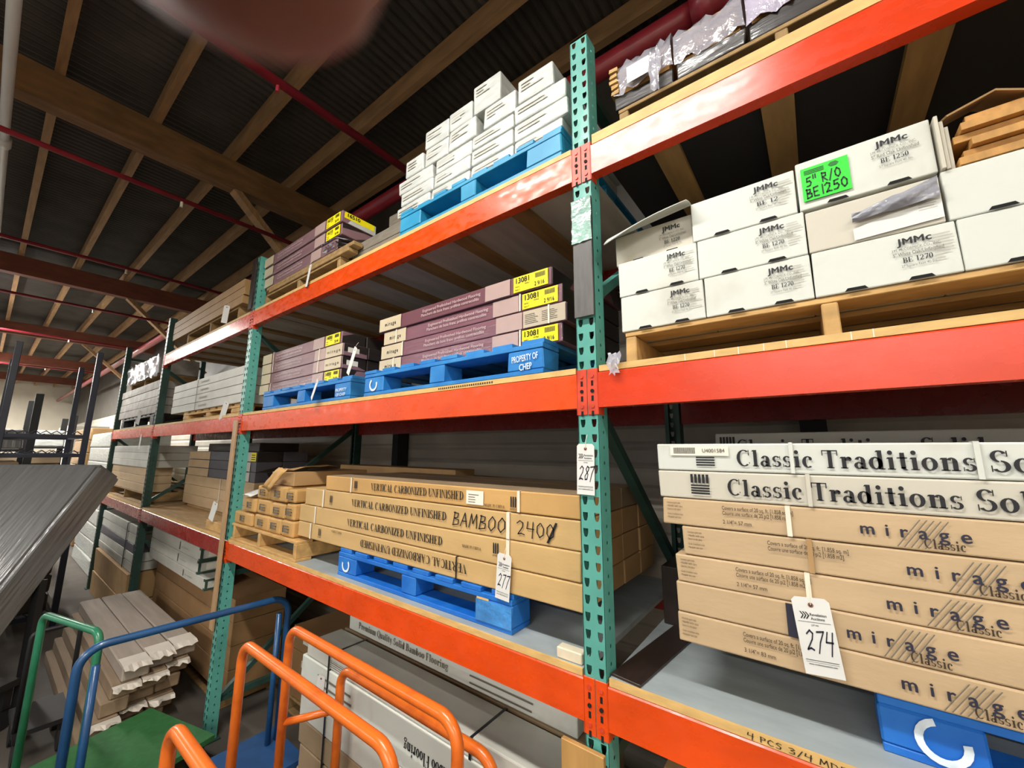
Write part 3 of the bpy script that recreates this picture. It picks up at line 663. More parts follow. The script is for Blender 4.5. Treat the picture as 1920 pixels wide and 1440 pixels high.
# ================================================================ RIGHT BAY, middle shelf
stringer_pallet('pale new wooden pallet under the short white oak cartons at right', .128, 1.36, .035, 1.0, 2.3435, 2.451, WOOD, bottom=False, xs=(.128, .652, 1.32))
JG = 'white unfinished-oak cartons in the right bay'
def oak(label, x0, x1, z0, z1, code='BE 1270', kind='White Oak/Unfinished', txt=True, m=WHITE, y=.03, slots=True, smudge=True, d=.9, jx=.165):
    c = carton('oak_carton', label, x0, x1, y, y+d, z0, z1, m, 'carton', JG, bev=.003, jit=.001); yy = y-.003
    if txt:
        a = x0+jx; s_ = (x1-x0)/.262
        write(c, 'JMMc', (a, yy, z1-.034), .0165, .056*s_, INK, bold=.045, sp_=1.05)
        write(c, 'J.M. McCORMICK CO., INC.', (a-.012, yy, z1-.048), .0065, .082*s_, INKG, bold=0)
        write(c, '5" '+kind, (a-.012, yy, z1-.061), .009, .085*s_, INKG, bold=.01)
        write(c, code, (a+.004, yy, z1-.079), .0125, .05*s_, INK, 'serif')
        write(c, '27 Square Feet 40 Sts.', (a, yy, z1-.090), .006, .06*s_, INKG, bold=0)
    if slots:
        for q in (.22, .66):
            a = x0+(x1-x0)*q; MB().poly([(a, yy-.0012, z0+.001), (a+.045, yy-.0012, z0+.001), (a+.039, yy-.0012, z0+.009), (a+.006, yy-.0012, z0+.009)]).build('hand_slot', HOLE, c)
    if smudge:
        bars(c, x1-.04, x1-.006, z0+.04, z1-.02, yy, mat('faint_print', 'B3B0A6', .7, 0), 9, vertical=False, name='faint_print', fill=.35, ragged=.6)
    return c
Z1, Z2, Z3, Z4 = 2.4515, 2.576, 2.701, 2.832
oak('white oak carton in the bottom row, first from the near upright', .120, .380, Z1, Z2)
oak('white oak carton in the bottom row, second from the near upright', .383, .642, Z1, Z2)
oak('white oak carton in the bottom row, third from upright, its print largest', .645, .907, Z1, Z2)
oak('white oak carton in the bottom row, cut off by the right photo edge', .910, 1.172, Z1, Z2, txt=False)
oak('white oak carton in the middle row, first from the near upright', .116, .369, Z2, Z3)
oak('white oak carton in the middle row, second from the near upright', .372, .640, Z2, Z3)
c = oak('white oak carton in the middle row with grey plastic bulging from its torn front', .643, .894, Z2, Z3-.008, txt=False, slots=False, m=WHITE2)
rows = []
for i in range(6):
    rows.append([(.735+.155*j/8, .022-.012*math.sin(math.pi*j/8)*math.sin(math.pi*i/5)-.003*((i*3+j*5) % 4), Z2+.052+.008*j/8+(.05*i/5)*(.4+.6*j/8)) for j in range(9)])
MB().sheet(rows).build('grey_plastic_lining', FILMG, c, smooth=True)
MB().poly([(.735, .0262, Z2+.005), (.893, .0262, Z2+.012), (.893, .0262, Z2+.058), (.80, .0262, Z2+.05), (.735, .0262, Z2+.035)]).build('torn_label', PAPER, c)
oak('white oak carton in the middle row at the right photo edge', .90, 1.16, Z2, Z3, txt=False, m=WHITE)
c = oak('white oak carton with lifted curled lid, top row beside the near upright', .102, .358, Z3, Z4-.02, 'BE 1220', m=WHITE2, y=.05, smudge=False)
rows = []
for i in range(7):
    u = i/6
    rows.append([(.088+.272*j/8, .05-.075*u, Z4-.017+.030*(j/8)-.055*u**1.6*(1-.55*j/8)+.012*math.sin(math.pi*j/8)*u) for j in range(9)])
lid = MB().sheet(rows).build('lid_flap', WHITE, c, smooth=True); md = lid.modifiers.new('s', 'SOLIDIFY'); md.thickness = .004
oak('white oak carton in the top row with a small torn hole in its front', .362, .630, Z3, Z4, 'BE 12', m=WHITE, jx=.172)
c = oak('red oak carton in the top row bearing the neon green label', .634, .898, Z3, Z4+.012, 'BE 1250', 'Red Oak Unfinished', jx=.166, smudge=False)
g = B(.645, .745, .0245, .0265, Z3+.022, Z3+.118, M=None).build('label', GREENL, c)
write(g, '5" R/O', (.655, .0245, Z3+.062), .026, .072, INK, 'hand', bold=.13, rot=.05); write(g, 'BE1250', (.653, .0245, Z3+.028), .027, .085, INK, 'hand', bold=.13, rot=.05)
bars(g, .652, .695, Z3+.098, Z3+.112, .0245, mat('dark_green_ink', '1E6E26', .6, 0), 3, vertical=False, fill=.5)
MB().poly([(.715+.011*math.cos(k*1.05), .0235, Z3+.106+.007*math.sin(k*1.05)) for k in range(6)]).build('printed_mark', mat('dark_green_ink', '1E6E26'), g)
for k_, xx in enumerate((.902, .911, .920)):
    tag(B(xx, xx+.007, .02+.01*k_, .8, Z3+.001, Z4+.006-.012*k_, bev=.001).build('cardboard_sheet', WHITE2), ['white cardboard sheet on edge against the green-labelled carton', 'white cardboard sheet on edge, second from the green-labelled carton', 'white cardboard sheet on edge, nearest the bare planks'][k_], 'cardboard', 'cardboard sheets on edge')
for k_ in range(6):
    tag(B(.932+.012*(k_ % 3), 1.30, .03+.015*(k_ % 2), .9, Z3+.001+.021*k_, Z3+.020+.021*k_, bev=.001).build('flooring_plank', mat('bare_plank', 'B78748', .6, .2, 9, (6, .8, 3))), 'bare wooden plank, ' + ORD[k_] + ' from the bottom of the pile at the right photo edge', 'plank', 'bare planks at right')
mb = MB(); mb.sheet([[(.925+.04*j, .03+.05*i, Z3+.135+.02*i+.012*((j*7+i*3) % 3)) for j in range(8)] for i in range(4)])
o = tag(mb.build('cardboard_sheet', KRAFTD), 'torn brown cardboard lying over the bare planks at right', 'cardboard'); md = o.modifiers.new('s', 'SOLIDIFY'); md.thickness = .004
def scrap(label, c, s, m=FILM, n=6, drop=0.):
    rnd = random.Random(int(c[0]*1000)); rows = []
    for i in range(n):
        rows.append([(c[0]+s[0]*(j/(n-1)-.5)*(1-.3*i/n)+rnd.uniform(-.15, .15)*s[0], c[1]-.012*rnd.random(), c[2]-s[1]*i/(n-1)+rnd.uniform(-.1, .1)*s[1]) for j in range(n)])
    return tag(MB().sheet(rows).build('film_scrap', m, smooth=True), label, 'plastic film')
scrap('torn clear film scrap hanging over the beam beside the near upright', (.105, -.016, 2.372), (.05, .07))

# ================================================================ RIGHT BAY, top shelf
stringer_pallet('wooden pallet high on the right bay under the film-wrapped bundles', .115, 1.33, .1, 1.05, 3.2325, 3.372, WOODD, bottom=False, xs=(.118, .626, 1.28))
BG = 'film-wrapped bundles on the upper right shelf'
def bundle(label, x0, x1, z1, kind):
    t = carton('plank_bundle', label, x0, x1, .10, .9, 3.373, 3.435, BLACKB, 'bundle', BG, jit=.006)
    rnd = random.Random(int(x0*977)); rows = []
    prof = [(.094, 3.43), (.09, 3.46), (.088, z1-.05), (.10, z1-.015), (.17, z1), (.4, z1-.01), (.85, z1-.02)]
    for yy, zz in prof: rows.append([(x0+(x1-x0)*j/12+rnd.uniform(-.004, .004), yy+rnd.uniform(-.012, .004), zz+rnd.uniform(-.012, .012)) for j in range(13)])
    MB().sheet(rows).build('film_cover', {0: FILM, 1: FILM, 2: mat('lavender_film', 'B9B2C6', .2, .15, 14, bump=.9, bscale=24, coat=.8)}[kind], t, smooth=True)
    mb = MB()
    for i in range(5): B(x0+.012+.004*(i % 2), x1-.014, .115-.012*(i % 3 == kind), .88, 3.437+.024*i, 3.457+.024*i).build('wood_plank', mat('bare_plank', 'B78748'), t)
    return t
b = bundle('film-wrapped dark bundle nearest the top of the teal upright, splintered planks at its end', .103, .326, 3.575, 0)
patch(b, 'label', .165, .25, 3.44, 3.51, .072, LABW)
for i in range(5): B(.094, .125, .086-.004*i, .3, 3.44+.021*i, 3.456+.021*i, jit=.004).build('wood_plank', WOOD, b)
bundle('middle film-wrapped bundle with bare plank ends showing, upper right shelf', .333, .553, 3.572, 1)
bundle('lavender film-wrapped bundle third from the teal upright, cut by top edge', .560, .79, 3.56, 2)
bundle('film-wrapped bundle farthest right on the upper right shelf', .80, 1.03, 3.56, 0)
scrap('crumpled clear film tail hanging from the nearest upper right bundle', (.268, .07, 3.50), (.04, .16))

# ================================================================ NEAR LEFT BAY, top shelf
tp = block_pallet('teal-blue pallet on the top shelf under the white carton pile', -1.112, -.088, .004, .98, 3.2145, 3.356, TEALP)
WG = 'white cartons piled on the teal pallet'
WR = [
 [(-1.184, -.905, 3.357, 3.42), (-.895, -.618, 3.357, 3.42), (-.608, -.352, 3.357, 3.42), (-.345, -.095, 3.357, 3.42)],
 [(-1.155, -.885, 3.421, 3.50), (-.875, -.618, 3.421, 3.50), (-.609, -.35, 3.421, 3.505), (-.345, -.07, 3.421, 3.505)],
 [(-1.18, -.897, 3.501, 3.582), (-.87, -.612, 3.501, 3.582), (-.606, -.352, 3.506, 3.584), (-.344, -.078, 3.506, 3.60)],
 [(-1.122, -.97, 3.584, 3.69), (-.96, -.78, 3.584, 3.69), (-.772, -.58, 3.584, 3.70), (-.53, -.338, 3.586, 3.70), (-.325, -.138, 3.601, 3.722)],
 [(-.968, -.782, 3.691, 3.803), (-.775, -.61, 3.701, 3.81), (-.602, -.425, 3.702, 3.862)]]
RN = ['bottom', 'second', 'third', 'fourth', 'top']
for r, row in enumerate(WR):
    for i, (a, b_, z0, z1) in enumerate(row):
        c = carton('wrapped_carton', 'white wrapped carton, %s from left in the %s row on the teal pallet' % (ORD[i], RN[r]), a, b_, .03+.004*random.random(), .6, z0, z1, WRAPW, 'carton', WG, bev=.008, jit=.0045)
        mb = MB()
        for k_ in range(3 if r > 2 else 2):
            zz = z1-.025-k_*.017; e = a+(b_-a)*(.35+.4*random.random())
            mb.poly([(a+.02, .0255, zz), (e, .0255, zz), (e, .0255, zz-.007), (a+.02, .0255, zz-.007)])
        mb.build('faint_print', mat('faint_print', 'B3B0A6', .7, 0), c)
# mauve cartons
def mauve(label, x0, x1, y0, y1, z0, z1, group, name_left=True, yl=None, endlab=False, m=MAUVE, txt=True, stL=None, stR=None, yawd=0, info=False, endm=BLACKB):
    c = carton('flooring_carton', label, x0, x1, y0, y1, z0, z1, m, 'carton', group); y = y0-.003
    w = .2 if name_left else .17
    a = patch(c, 'cream_panel', x0+.003, x0+w, z0+.004, z1-.004, y, CREAM)
    if txt: write(a, 'mirage', (x0+w*.28, y-.0014, z0+(z1-z0)*.36), .022, w*.5, INK, bold=.03, sp_=1.5)
    b_ = patch(c, 'cream_panel', x1-.36, x1-.215, z0+.004, z1-.004, y, mat('mauve_pale', 'B59A94', .45, .08, 5, coat=.5))
    B(x1-.0032, x1+.0006, y0+.004, y1-.004, z0+.004, z1-.004).build('end_panel', endm, c)
    if yl:
        l = patch(c, 'label', x1-.195, x1-.018, z0+.006, z1-.006, y, YELLOW); yy = y-.0014; h = (z1-z0)
        write(l, yl[0], (x1-.187, yy, z0+h*.56), .024, .075, INK, bold=.04)
        write(l, yl[1], (x1-.085, yy, z0+h*.17), .018, .05, INK, bold=.02)
        bars(l, x1-.08, x1-.03, z0+h*.58, z0+h*.84, yy, INK, 12, fill=.55)
        write(l, 'MAPLE', (x1-.185, yy, z0+h*.33), .006, .024, INK, bold=.02); write(l, 'ERABLE', (x1-.135, yy, z0+h*.42), .006, .026, INK, bold=.02)
        write(l, 'SELECT', (x1-.185, yy, z0+h*.16), .006, .026, INK, bold=.02)
    elif info:
        p = patch(c, 'cream_panel', x1-.21, x1-.004, z0+.004, z1-.004, y, mat('info_panel', 'BDAE98', .45, .06, 5, coat=.4))
        bars(p, x1-.2, x1-.13, z0+.02, z1-.015, y-.0014, INKG, 6, vertical=False, fill=.3, ragged=.3); bars(p, x1-.115, x1-.03, z0+.02, z1-.015, y-.0014, INKG, 6, vertical=False, fill=.25, ragged=.3)
    if not info or name_left:
        tx = x0+.38 if name_left else x0+.25
        tw = min(.42, (x1-.37)-tx-.02)
        if tw > .1:
            write(c, 'Engineered Prefinished Hardwood Flooring', (tx, y, z0+(z1-z0)*.56), .016, tw, INKL, bold=.0)
            write(c, 'Planchers de bois franc préfinis contrecollés', (tx-.01, y, z0+(z1-z0)*.28), .016, tw, INKL, bold=.0)
    for s_ in (stL, stR):
        if s_: strap(c, s_, .008, y0-.0055, y1+.002, z0+.002, z1-.002, STRAPW)
    return c
cp_ = block_pallet('royal blue pallet with white stencil on the middle shelf, under the 13081 cartons', -1.352, -.182, .002, 1.0, 2.3445, 2.483, BLUE2, marks=((2, 'PROPERTY OF', .026, .125, .025, .052, .05), (2, 'CHEP', .026, .06, .062, .018, .05)))
swoosh(cp_, -1.262, 2.402, .002, .036, .8, 80)
MG = 'mauve cartons with yellow 13081 labels'
mauve('mauve carton, lowest of the four marked 13081, its label half hidden by the pallet', -1.365, -.152, .10, .30, 2.4838, 2.565, MG, yl=('13081', '2 9/16'), stL=-1.235, stR=-.36)
mauve('mauve carton without a yellow label, second from bottom in the 13081 stack', -1.352, -.131, .10, .30, 2.565, 2.647, MG, info=True, stL=-1.16, stR=-.215)
mauve('mauve carton third from bottom in the 13081 stack, yellow label below the top one', -1.333, -.150, .10, .30, 2.647, 2.728, MG, yl=('13081', '2 9/16'), stL=-1.22, stR=-.36)
mauve('mauve carton on top of the 13081 stack, shifted left with bent corner', -1.37, -.19, .09, .30, 2.728, 2.81, MG, yl=('13081', '2 9/16'), m=mat('mauve_print_clean', '6E434C', .45, .06, 5, coat=.2))
mauve('mauve carton behind the topmost 13081 one, yellow label just showing', -1.3, -.085, .36, .56, 2.728, 2.815, MG, yl=('13081', '2 9/16'))
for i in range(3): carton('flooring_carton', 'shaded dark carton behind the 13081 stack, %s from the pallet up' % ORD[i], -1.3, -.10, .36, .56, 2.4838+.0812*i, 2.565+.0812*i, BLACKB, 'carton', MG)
block_pallet('small-looking blue pallet with stencil under the 14000 cartons, middle shelf', -2.675, -1.495, .002, 1.0, 2.3445, 2.483, BLUE2, marks=((2, 'PROPERTY', .018, .12, .02, .05, 0), (2, 'OF CHEP', .018, .1, .03, .022, 0)))
MG2 = 'mauve cartons with yellow 14000 labels'
X4 = [(-2.965, -1.745), (-2.95, -1.742), (-2.955, -1.735), (-2.96, -1.765)]
NM = ['lowest of the 14000 stack with yellow label', 'second from bottom of the 14000 stack', 'third from bottom of the 14000 stack', 'topmost of the 14000 stack with yellow label']
for i, (a, b_) in enumerate(X4):
    z0 = 2.4838+.083*i
    c = mauve('mauve carton ' + NM[i], a, b_, .08, .25, z0, z0+.083, MG2, name_left=False, yl=('14000', '3/4') if i in (0, 3) else None, txt=False, stL=a+.2 if i != 1 else None, stR=None if i in (0, 3) else b_-.30, m=MAUVE2)
    if i in (1, 2):
        p = patch(c, 'cream_panel', b_-.21, b_-.004, z0+.004, z0+.079, .0755, CREAM); write(p, 'mirage', (b_-.19, .0742, z0+.03), .02, .16, INKG, bold=.02, sp_=1.5)
        l = B(b_+.0008, b_+.0016, .11, .19, z0+.025, z0+.058).build('label', LABW, c)
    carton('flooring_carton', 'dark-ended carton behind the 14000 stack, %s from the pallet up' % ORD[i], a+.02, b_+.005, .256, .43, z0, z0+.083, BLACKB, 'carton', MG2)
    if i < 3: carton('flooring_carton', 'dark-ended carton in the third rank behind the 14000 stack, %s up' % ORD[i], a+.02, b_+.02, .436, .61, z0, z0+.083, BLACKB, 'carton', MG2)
# 16510 stack on the top shelf
stringer_pallet('old grey-brown pallet under the 16510 cartons on the top shelf', -2.98, -1.81, .05, .95, 3.2145, 3.335, WOODD, nt=7)
for i in range(2): tag(B(-2.9-.06*i, -1.70+.05*i, .04+.006*i, .112, 3.3365+.0305*i, 3.365+.0305*i, bev=.003, jit=.0015).build('wood_plank', WOODD), 'rough old plank %s the pallet boards under the 16510 cartons' % ('right on' if i == 0 else 'lying second above'), 'plank', 'rough planks under the 16510 cartons')
MG3 = 'mauve cartons with 16510 labels'
c = mauve('torn film-wrapped mauve carton lowest in the 16510 stack', -3.02, -1.86, .05, .29, 3.40, 3.485, MG3, name_left=False, txt=False, m=MAUVE2)
rnd = random.Random(5)
for k_ in range(3):
    rows = [[(-2.02+.235*j/8+rnd.uniform(-.01, .01), .032-.006*k_+rnd.uniform(-.01, .006)+.10*max(0, (j-6)/2), 3.412+.026*k_+.03*i/3+rnd.uniform(-.008, .008)-.01*i) for j in range(9)] for i in range(4)]
    MB().sheet(rows).build('torn_film', FILMG if k_ else FILM, c, smooth=True)
mauve('mauve carton second in the 16510 stack, label shaded by the box above', -3.018, -1.80, .04, .29, 3.487, 3.570, MG3, name_left=False, yl=('16510', '3/4'), txt=False, m=MAUVE2)
c = mauve('mauve carton on top of the 16510 stack with yellow labels on side and end', -3.005, -1.79, .03, .29, 3.572, 3.656, MG3, name_left=False, yl=('16510', '3/4'), txt=False, m=MAUVE2, endm=WRAPW)
l = B(-1.789, -1.7885, .045, .275, 3.607, 3.652).build('label', YELLOW, c); write(l, '16510', (-1.7885, .06, 3.622), .026, .1, INK, face='right', bold=.05); bars
carton('plank_bundle', 'grey weathered board bundle standing between the 16510 stack and teal pallet', -1.74, -1.36, .36, .8, 3.2145, 3.75, GREYW, 'bundle', jit=.012)
for i in range(3): carton('plank_bundle', 'grey board layer lying behind the 16510 carton ends, %s up' % ORD[i], -1.78, -1.25, .12, .33, 3.2145+.07*i+.001, 3.2845+.07*i, GREYW, 'bundle', 'grey board layers', jit=.006)
auction_tag('blank-backed tag dangling at the 16510 stack over the top orange beam', -2.085, 3.33, -.012, None, w=.06, h=.16, tilt=.25, ty=-.2)
auction_tag('grey-looking tag hanging edge-on between the 14000 and 13081 stacks', -1.385, 2.62, -.045, None, w=.065, h=.16, tilt=.42, ty=-.28)
auction_tag('white tag leaning on the shelf edge before the 14000 pallet', -1.77, 2.475, -.05, None, w=.06, h=.13, tilt=.5, ty=-.3)

# ================================================================ NEAR LEFT BAY, bottom shelf
bp = block_pallet('bright blue pallet on the grey deck under the kraft lettered cartons', -1.557, -.355, .043, 1.0, 1.3815, 1.519, BLUE)
swoosh(bp, -1.475, 1.442, .043, .036, 1.2, 90)
BGp = 'kraft cartons with serif lettering'
bcb = [c for c in bp.children if c.name.startswith('block')]
bcb = min(bcb, key=lambda o: (WB[o.name]-Vector((-.44, .1, 1.4))).length)
B(-.53, -.352, .0365, .0378, 1.40, 1.478).build('film_patch', mat('blue_tape_film', '3E86C8', .15, .25, 14, bump=.9, bscale=30, coat=.8), bcb)
bars(bcb, -.525, -.40, 1.478, 1.486, .037, EDGE, 1)
KRB = KRAFT
def bamboo(label, x0, x1, z0, z1, tx, tw, tz, flip=False, logos=(), straps=(), china=None, m=KRAFT):
    c = carton('lettered_carton', label, x0, x1, .05, .235, z0, z1, m, 'carton', BGp, bev=.005, jit=.0025); y = .0465
    write(c, 'VERTICAL CARBONIZED UNFINISHED', (tx, y, tz), .036, tw, INK, 'serif', flip=flip)
    for lx, lz in logos:
        bars(c, lx, lx+.032, lz, lz+.04, y, INK, 3, fill=.55, name='printed_mark'); write(c, 'BAMBOO', (lx-.002, y, lz-.011), .007, .034, INKB, bold=0, flip=False)
    if china: write(c, 'MADE IN CHINA', china[:1]+(y,)+china[1:], .011, .105, INKB, 'serif', flip=flip)
    for sx, mm, ww in straps: strap(c, sx, ww, .0455, .236, z0+.003, z1-.002, mm, e=.0016)
    return c
D = bamboo('kraft lettered carton at the bottom of its stack, printing upside down', -2.06, -.062, 1.520, 1.612, -.592, .772, 1.588, True, [(-1.80, 1.553)], [(-1.90, STRAPW, .014), (-.655, STRAPK, .006)], china=(-1.55, 1.60))
bamboo('kraft lettered carton second from the bottom of its stack', -2.055, -.068, 1.613, 1.714, -1.50, .76, 1.643, False, [(-.452, 1.655)], [(-1.86, STRAPW, .014), (-.385, STRAPW, .016)], china=(-.62, 1.655))
c = bamboo('kraft carton with handwritten marker lettering across its right half', -2.0, -.066, 1.715, 1.818, -1.47, .75, 1.750, False, [(-1.70, 1.75)], [(-1.78, STRAPW, .014), (-.385, STRAPW, .016)])
write(c, 'BAMBOO', (-.682, .0465, 1.738), .055, .285, INK, 'hand', bold=.075, slant=.15); write(c, '2400', (-.335, .0465, 1.742), .05, .165, INK, 'hand', bold=.075); write(c, '/', (-.20, .0465, 1.735), .06, .04, INK, 'hand', bold=.11)
c = bamboo('dusty kraft lettered carton on top of its stack with a white sticker', -1.765, -.065, 1.819, 1.902, -1.297, .678, 1.845, False, [(-1.455, 1.845), (-.366, 1.838)], [(-1.49, STRAPW, .012), (-.333, STRAPW, .013)], china=(-.50, 1.83), m=KRAFTL)
B(-1.76, -.07, .056, .232, 1.902, 1.9026).build('dusty_top', KTOP, c)
l = patch(c, 'sticker', -.603, -.506, 1.832, 1.888, .0465, LABW); bars(l, -.59, -.53, 1.84, 1.88, .0455, INKG, 4, vertical=False, fill=.3, ragged=.4)
for r_, (z0, z1) in enumerate(((1.520, 1.612), (1.613, 1.714), (1.715, 1.818), (1.819, 1.902))):
    for q in range(3 if r_ < 3 else 2):
        y0 = .238+.188*q; e = -.062-.01*random.random()
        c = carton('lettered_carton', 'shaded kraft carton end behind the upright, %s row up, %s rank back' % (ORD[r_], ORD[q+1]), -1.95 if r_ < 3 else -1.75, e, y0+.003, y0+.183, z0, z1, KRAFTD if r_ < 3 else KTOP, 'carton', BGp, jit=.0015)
auction_tag('white auction tag reading 277 hanging on the kraft lettered cartons', -.384, 1.664, .034, '277', tilt=.07)
auction_tag('white auction tag reading 287 on the large near teal upright', -.009, 2.079, -.0095, '287', w=.064, tilt=.02)
tag(B(-.145, -.052, .012, .05, 1.3815, 1.415, bev=.003).build('wood_block', mat('pale_wood', 'D8CDB4', .7, .1, 20)), 'short pale wood block on grey deck beside the near upright', 'wood block')
# loose stack with torn ends on a wooden pallet
stringer_pallet('brown wooden pallet on the bottom shelf under the torn short kraft boxes', -3.015, -1.97, .006, 1.0, 1.3815, 1.50, WOOD, xs=(-2.98, -2.53, -2.006))
TG = 'torn short kraft boxes'
TB = [[(-3.02, -2.70, 1.501, 1.592), (-2.66, -2.43, 1.501, 1.60), (-2.425, -2.245, 1.501, 1.60), (-2.235, -2.075, 1.501, 1.603)],
      [(-2.86, -2.66, 1.603, 1.70), (-2.65, -2.42, 1.603, 1.705), (-2.415, -2.215, 1.603, 1.70), (-2.19, -2.08, 1.606, 1.71)],
      [(-2.66, -2.45, 1.708, 1.80), (-2.44, -2.2, 1.708, 1.812), (-2.19, -2.085, 1.714, 1.80)]]
for r_, row in enumerate(TB):
    for i, (a, b_, z0, z1) in enumerate(row):
        c = carton('short_carton', 'torn kraft box, %s from left in the %s layer on the brown pallet' % (ORD[i], ('bottom', 'middle', 'top')[r_]), a, b_, .02+.012*random.random(), .62, z0, z1, KRAFTL, 'carton', TG, bev=.012, jit=.002)
        mb = MB(); x = (a+b_)/2-.035; zc = (z0+z1)/2-.02
        for k_ in range(3): mb.box(x, x+.07, .012, .0165, zc+.017*k_, zc+.017*k_+.008)
        mb.box(x, x+.008, .012, .0165, zc, zc+.04); mb.build('faint_print', INKG, c)
def flap(label, P, m, n=6, wob=.006, parent=None, name='cardboard_flap', cat='cardboard', th=.004):
    rnd = random.Random(len(label)); A_, B_, C_, D_ = [Vector(p) for p in P]; rows = []
    for i in range(n+1):
        u = i/n; rows.append([(A_.lerp(D_, u)).lerp(B_.lerp(C_, u), j/n)+Vector((rnd.uniform(-wob, wob), rnd.uniform(-wob, wob), rnd.uniform(-wob, wob))) for j in range(n+1)])
    o = MB().sheet(rows).build(name, m, parent, smooth=True); md = o.modifiers.new('s', 'SOLIDIFY'); md.thickness = th
    if not parent: tag(o, label, cat)
    return o
carton('storage_carton', 'torn open kraft box with curling flap on top of the torn boxes', -2.50, -2.18, .05, .6, 1.8135, 1.905, KRAFTD, 'carton', TG, jit=.012)
flap('torn kraft flap curling down over the torn short boxes', [(-2.50, -.012, 1.80), (-2.38, -.012, 1.775), (-2.16, -.005, 1.925), (-2.30, .0, 1.94)], KRAFTL)
flap('ragged kraft flap sticking up from the open torn box', [(-2.56, .1, 1.905), (-2.32, .06, 1.922), (-2.28, .4, 1.945), (-2.5, .4, 1.93)], KRAFTD, wob=.012)
flap('white crumpled paper sheet on the torn short boxes beside the upright', [(-2.85, .0, 1.722), (-2.69, -.003, 1.722), (-2.675, .2, 1.79), (-2.80, .25, 1.815)], PAPER, wob=.006)
carton('film_bundle', 'clear film-wrapped lump between torn boxes and the lettered stack', -2.0, -1.775, .245, .58, 1.8195, 1.90, FILM, 'bundle', bev=.04, jit=.02)
carton('long_carton', 'long brown carton lying behind the torn boxes and lettered stack', -2.95, -1.45, .82, 1.02, 1.72, 1.92, KRAFTD, 'carton', jit=.008)
carton('storage_carton', 'brown carton under the long one at the back of the torn boxes', -2.95, -2.1, .84, 1.0, 1.501, 1.712, KRAFTD, 'carton')

# ================================================================ under the near left bay
UG = 'long flooring cartons under the near left bay'
def under(label, x0, x1, y0, y1, z0, z1, m, text=None, tx=0, tw=0, flip=False, h=.03, lines=None, tz=None):
    c = carton('long_carton', label, x0, x1, y0, y1, z0, z1, m, 'carton', UG, bev=.006, jit=.004); y = y0-.0035
    if text: write(c, text, (tx, y, tz if tz else ((z0+z1)/2+h*.4 if flip else (z0+z1)/2-h*.4)), h, tw, INK if flip else INKG, 'serif', flip=flip)
    if lines: bars(c, lines[0], lines[1], z0+.02, z1-.02, y, INKG, 4, vertical=False, fill=.25, ragged=.2)
    return c
stringer_pallet('low wooden pallet on the floor under the long flooring cartons', -1.95, -.2, .14, 1.0, .001, .12, WOODD)
zz = [.1205, .245, .37, .50, .632, .835, .915]
MU = [KTOP, KTOP, KTOP, KTOP, WHITE, WHITEG]
UN = ['lowest dusty long carton under the near left bay', 'dusty long carton second from the floor pallet', 'dusty long carton third from the floor pallet', 'cream-edged long carton just under the thick white one', 'thick white long carton with upside-down serif print near the orange handles', 'grey-white long carton topping the front row under the near beam']
for i in range(6):
    if i == 4: c = under(UN[i], -2.0, -.16, .115, .33, zz[i], zz[i+1], MU[i], 'Premium Quality Solid Bamboo Flooring', -.2, .82, True, .05, lines=(-1.80, -1.45))
    elif i == 3: c = under(UN[i], -1.99, -.16, .12, .33, zz[i], zz[i+1], WHITEG, 'Premium Quality Solid Bamboo Flooring', -.2, .82, True, .045)
    else: c = under(UN[i], -1.98+.02*(i % 2), -.15, .12, .34, zz[i], zz[i+1], MU[i], lines=(-1.7, -1.1) if i == 5 else None)
    strap(c, -1.70, .012, .113, .345, zz[i]+.002, zz[i+1]-.002, STRAPK, e=.003)
    if i == 5: strap(c, -.62, .012, .113, .345, zz[i]+.002, zz[i+1]-.002, STRAPK, e=.003)
for i in range(6): under('long carton in the second rank under the near left bay, %s up' % ORD[i], -1.96, -.17, .36, .60, zz[i], zz[i+1], KTOP)
under('white long carton lying highest at the back under the near orange beam', -1.91, -.265, .362, .58, .9165, 1.085, WHITE, 'Premium Quality Solid Bamboo Flooring', -1.80, .80, False, .036, lines=(-.85, -.4), tz=.948)
auction_tag('small white tag hanging from the black strap near the orange handles', -1.74, .80, .10, None, w=.05, h=.11, tilt=.1, ty=.4)
tag(B(-.105, .035, -.035, -.018, .02, 1.185, bev=.002).build('wooden_board', mat('door_wood', 'B48A50', .5, .15, 5, (5, 5, .7))), 'upright brown wooden board leaning at the foot of the near upright', 'board')

# ---------------------------------------------------------------- boards strapped to the uprights
g = tag(B(-.034, .040, -.019, -.0095, 2.52, 2.975, bev=.001).build('sample_board', GREYP), 'dark grey sample board strapped to the large near upright', 'board')
rnd = random.Random(3)
MB().sheet([[(-.036+.078*j/5+rnd.uniform(-.002, .002), -.0215-rnd.random()*.004, 2.80+.17*i/6) for j in range(6)] for i in range(7)]).build('clear_film', mat('teal_tinted_film', '9CBDB2', .12, .2, 14, bump=.9, bscale=24, coat=.9), g, smooth=True)
tag(B(-3.118, -3.046, -.03, -.0185, .74, 2.285, bev=.001).build('sample_board', BEIGEP), 'long pale pinkish sample board standing against the second upright', 'board')
tag(B(-3.105, -3.036, -.03, -.0185, 3.215, 3.66, bev=.001).build('sample_board', DARKP), 'blackish sample board on the second upright near its top', 'board')

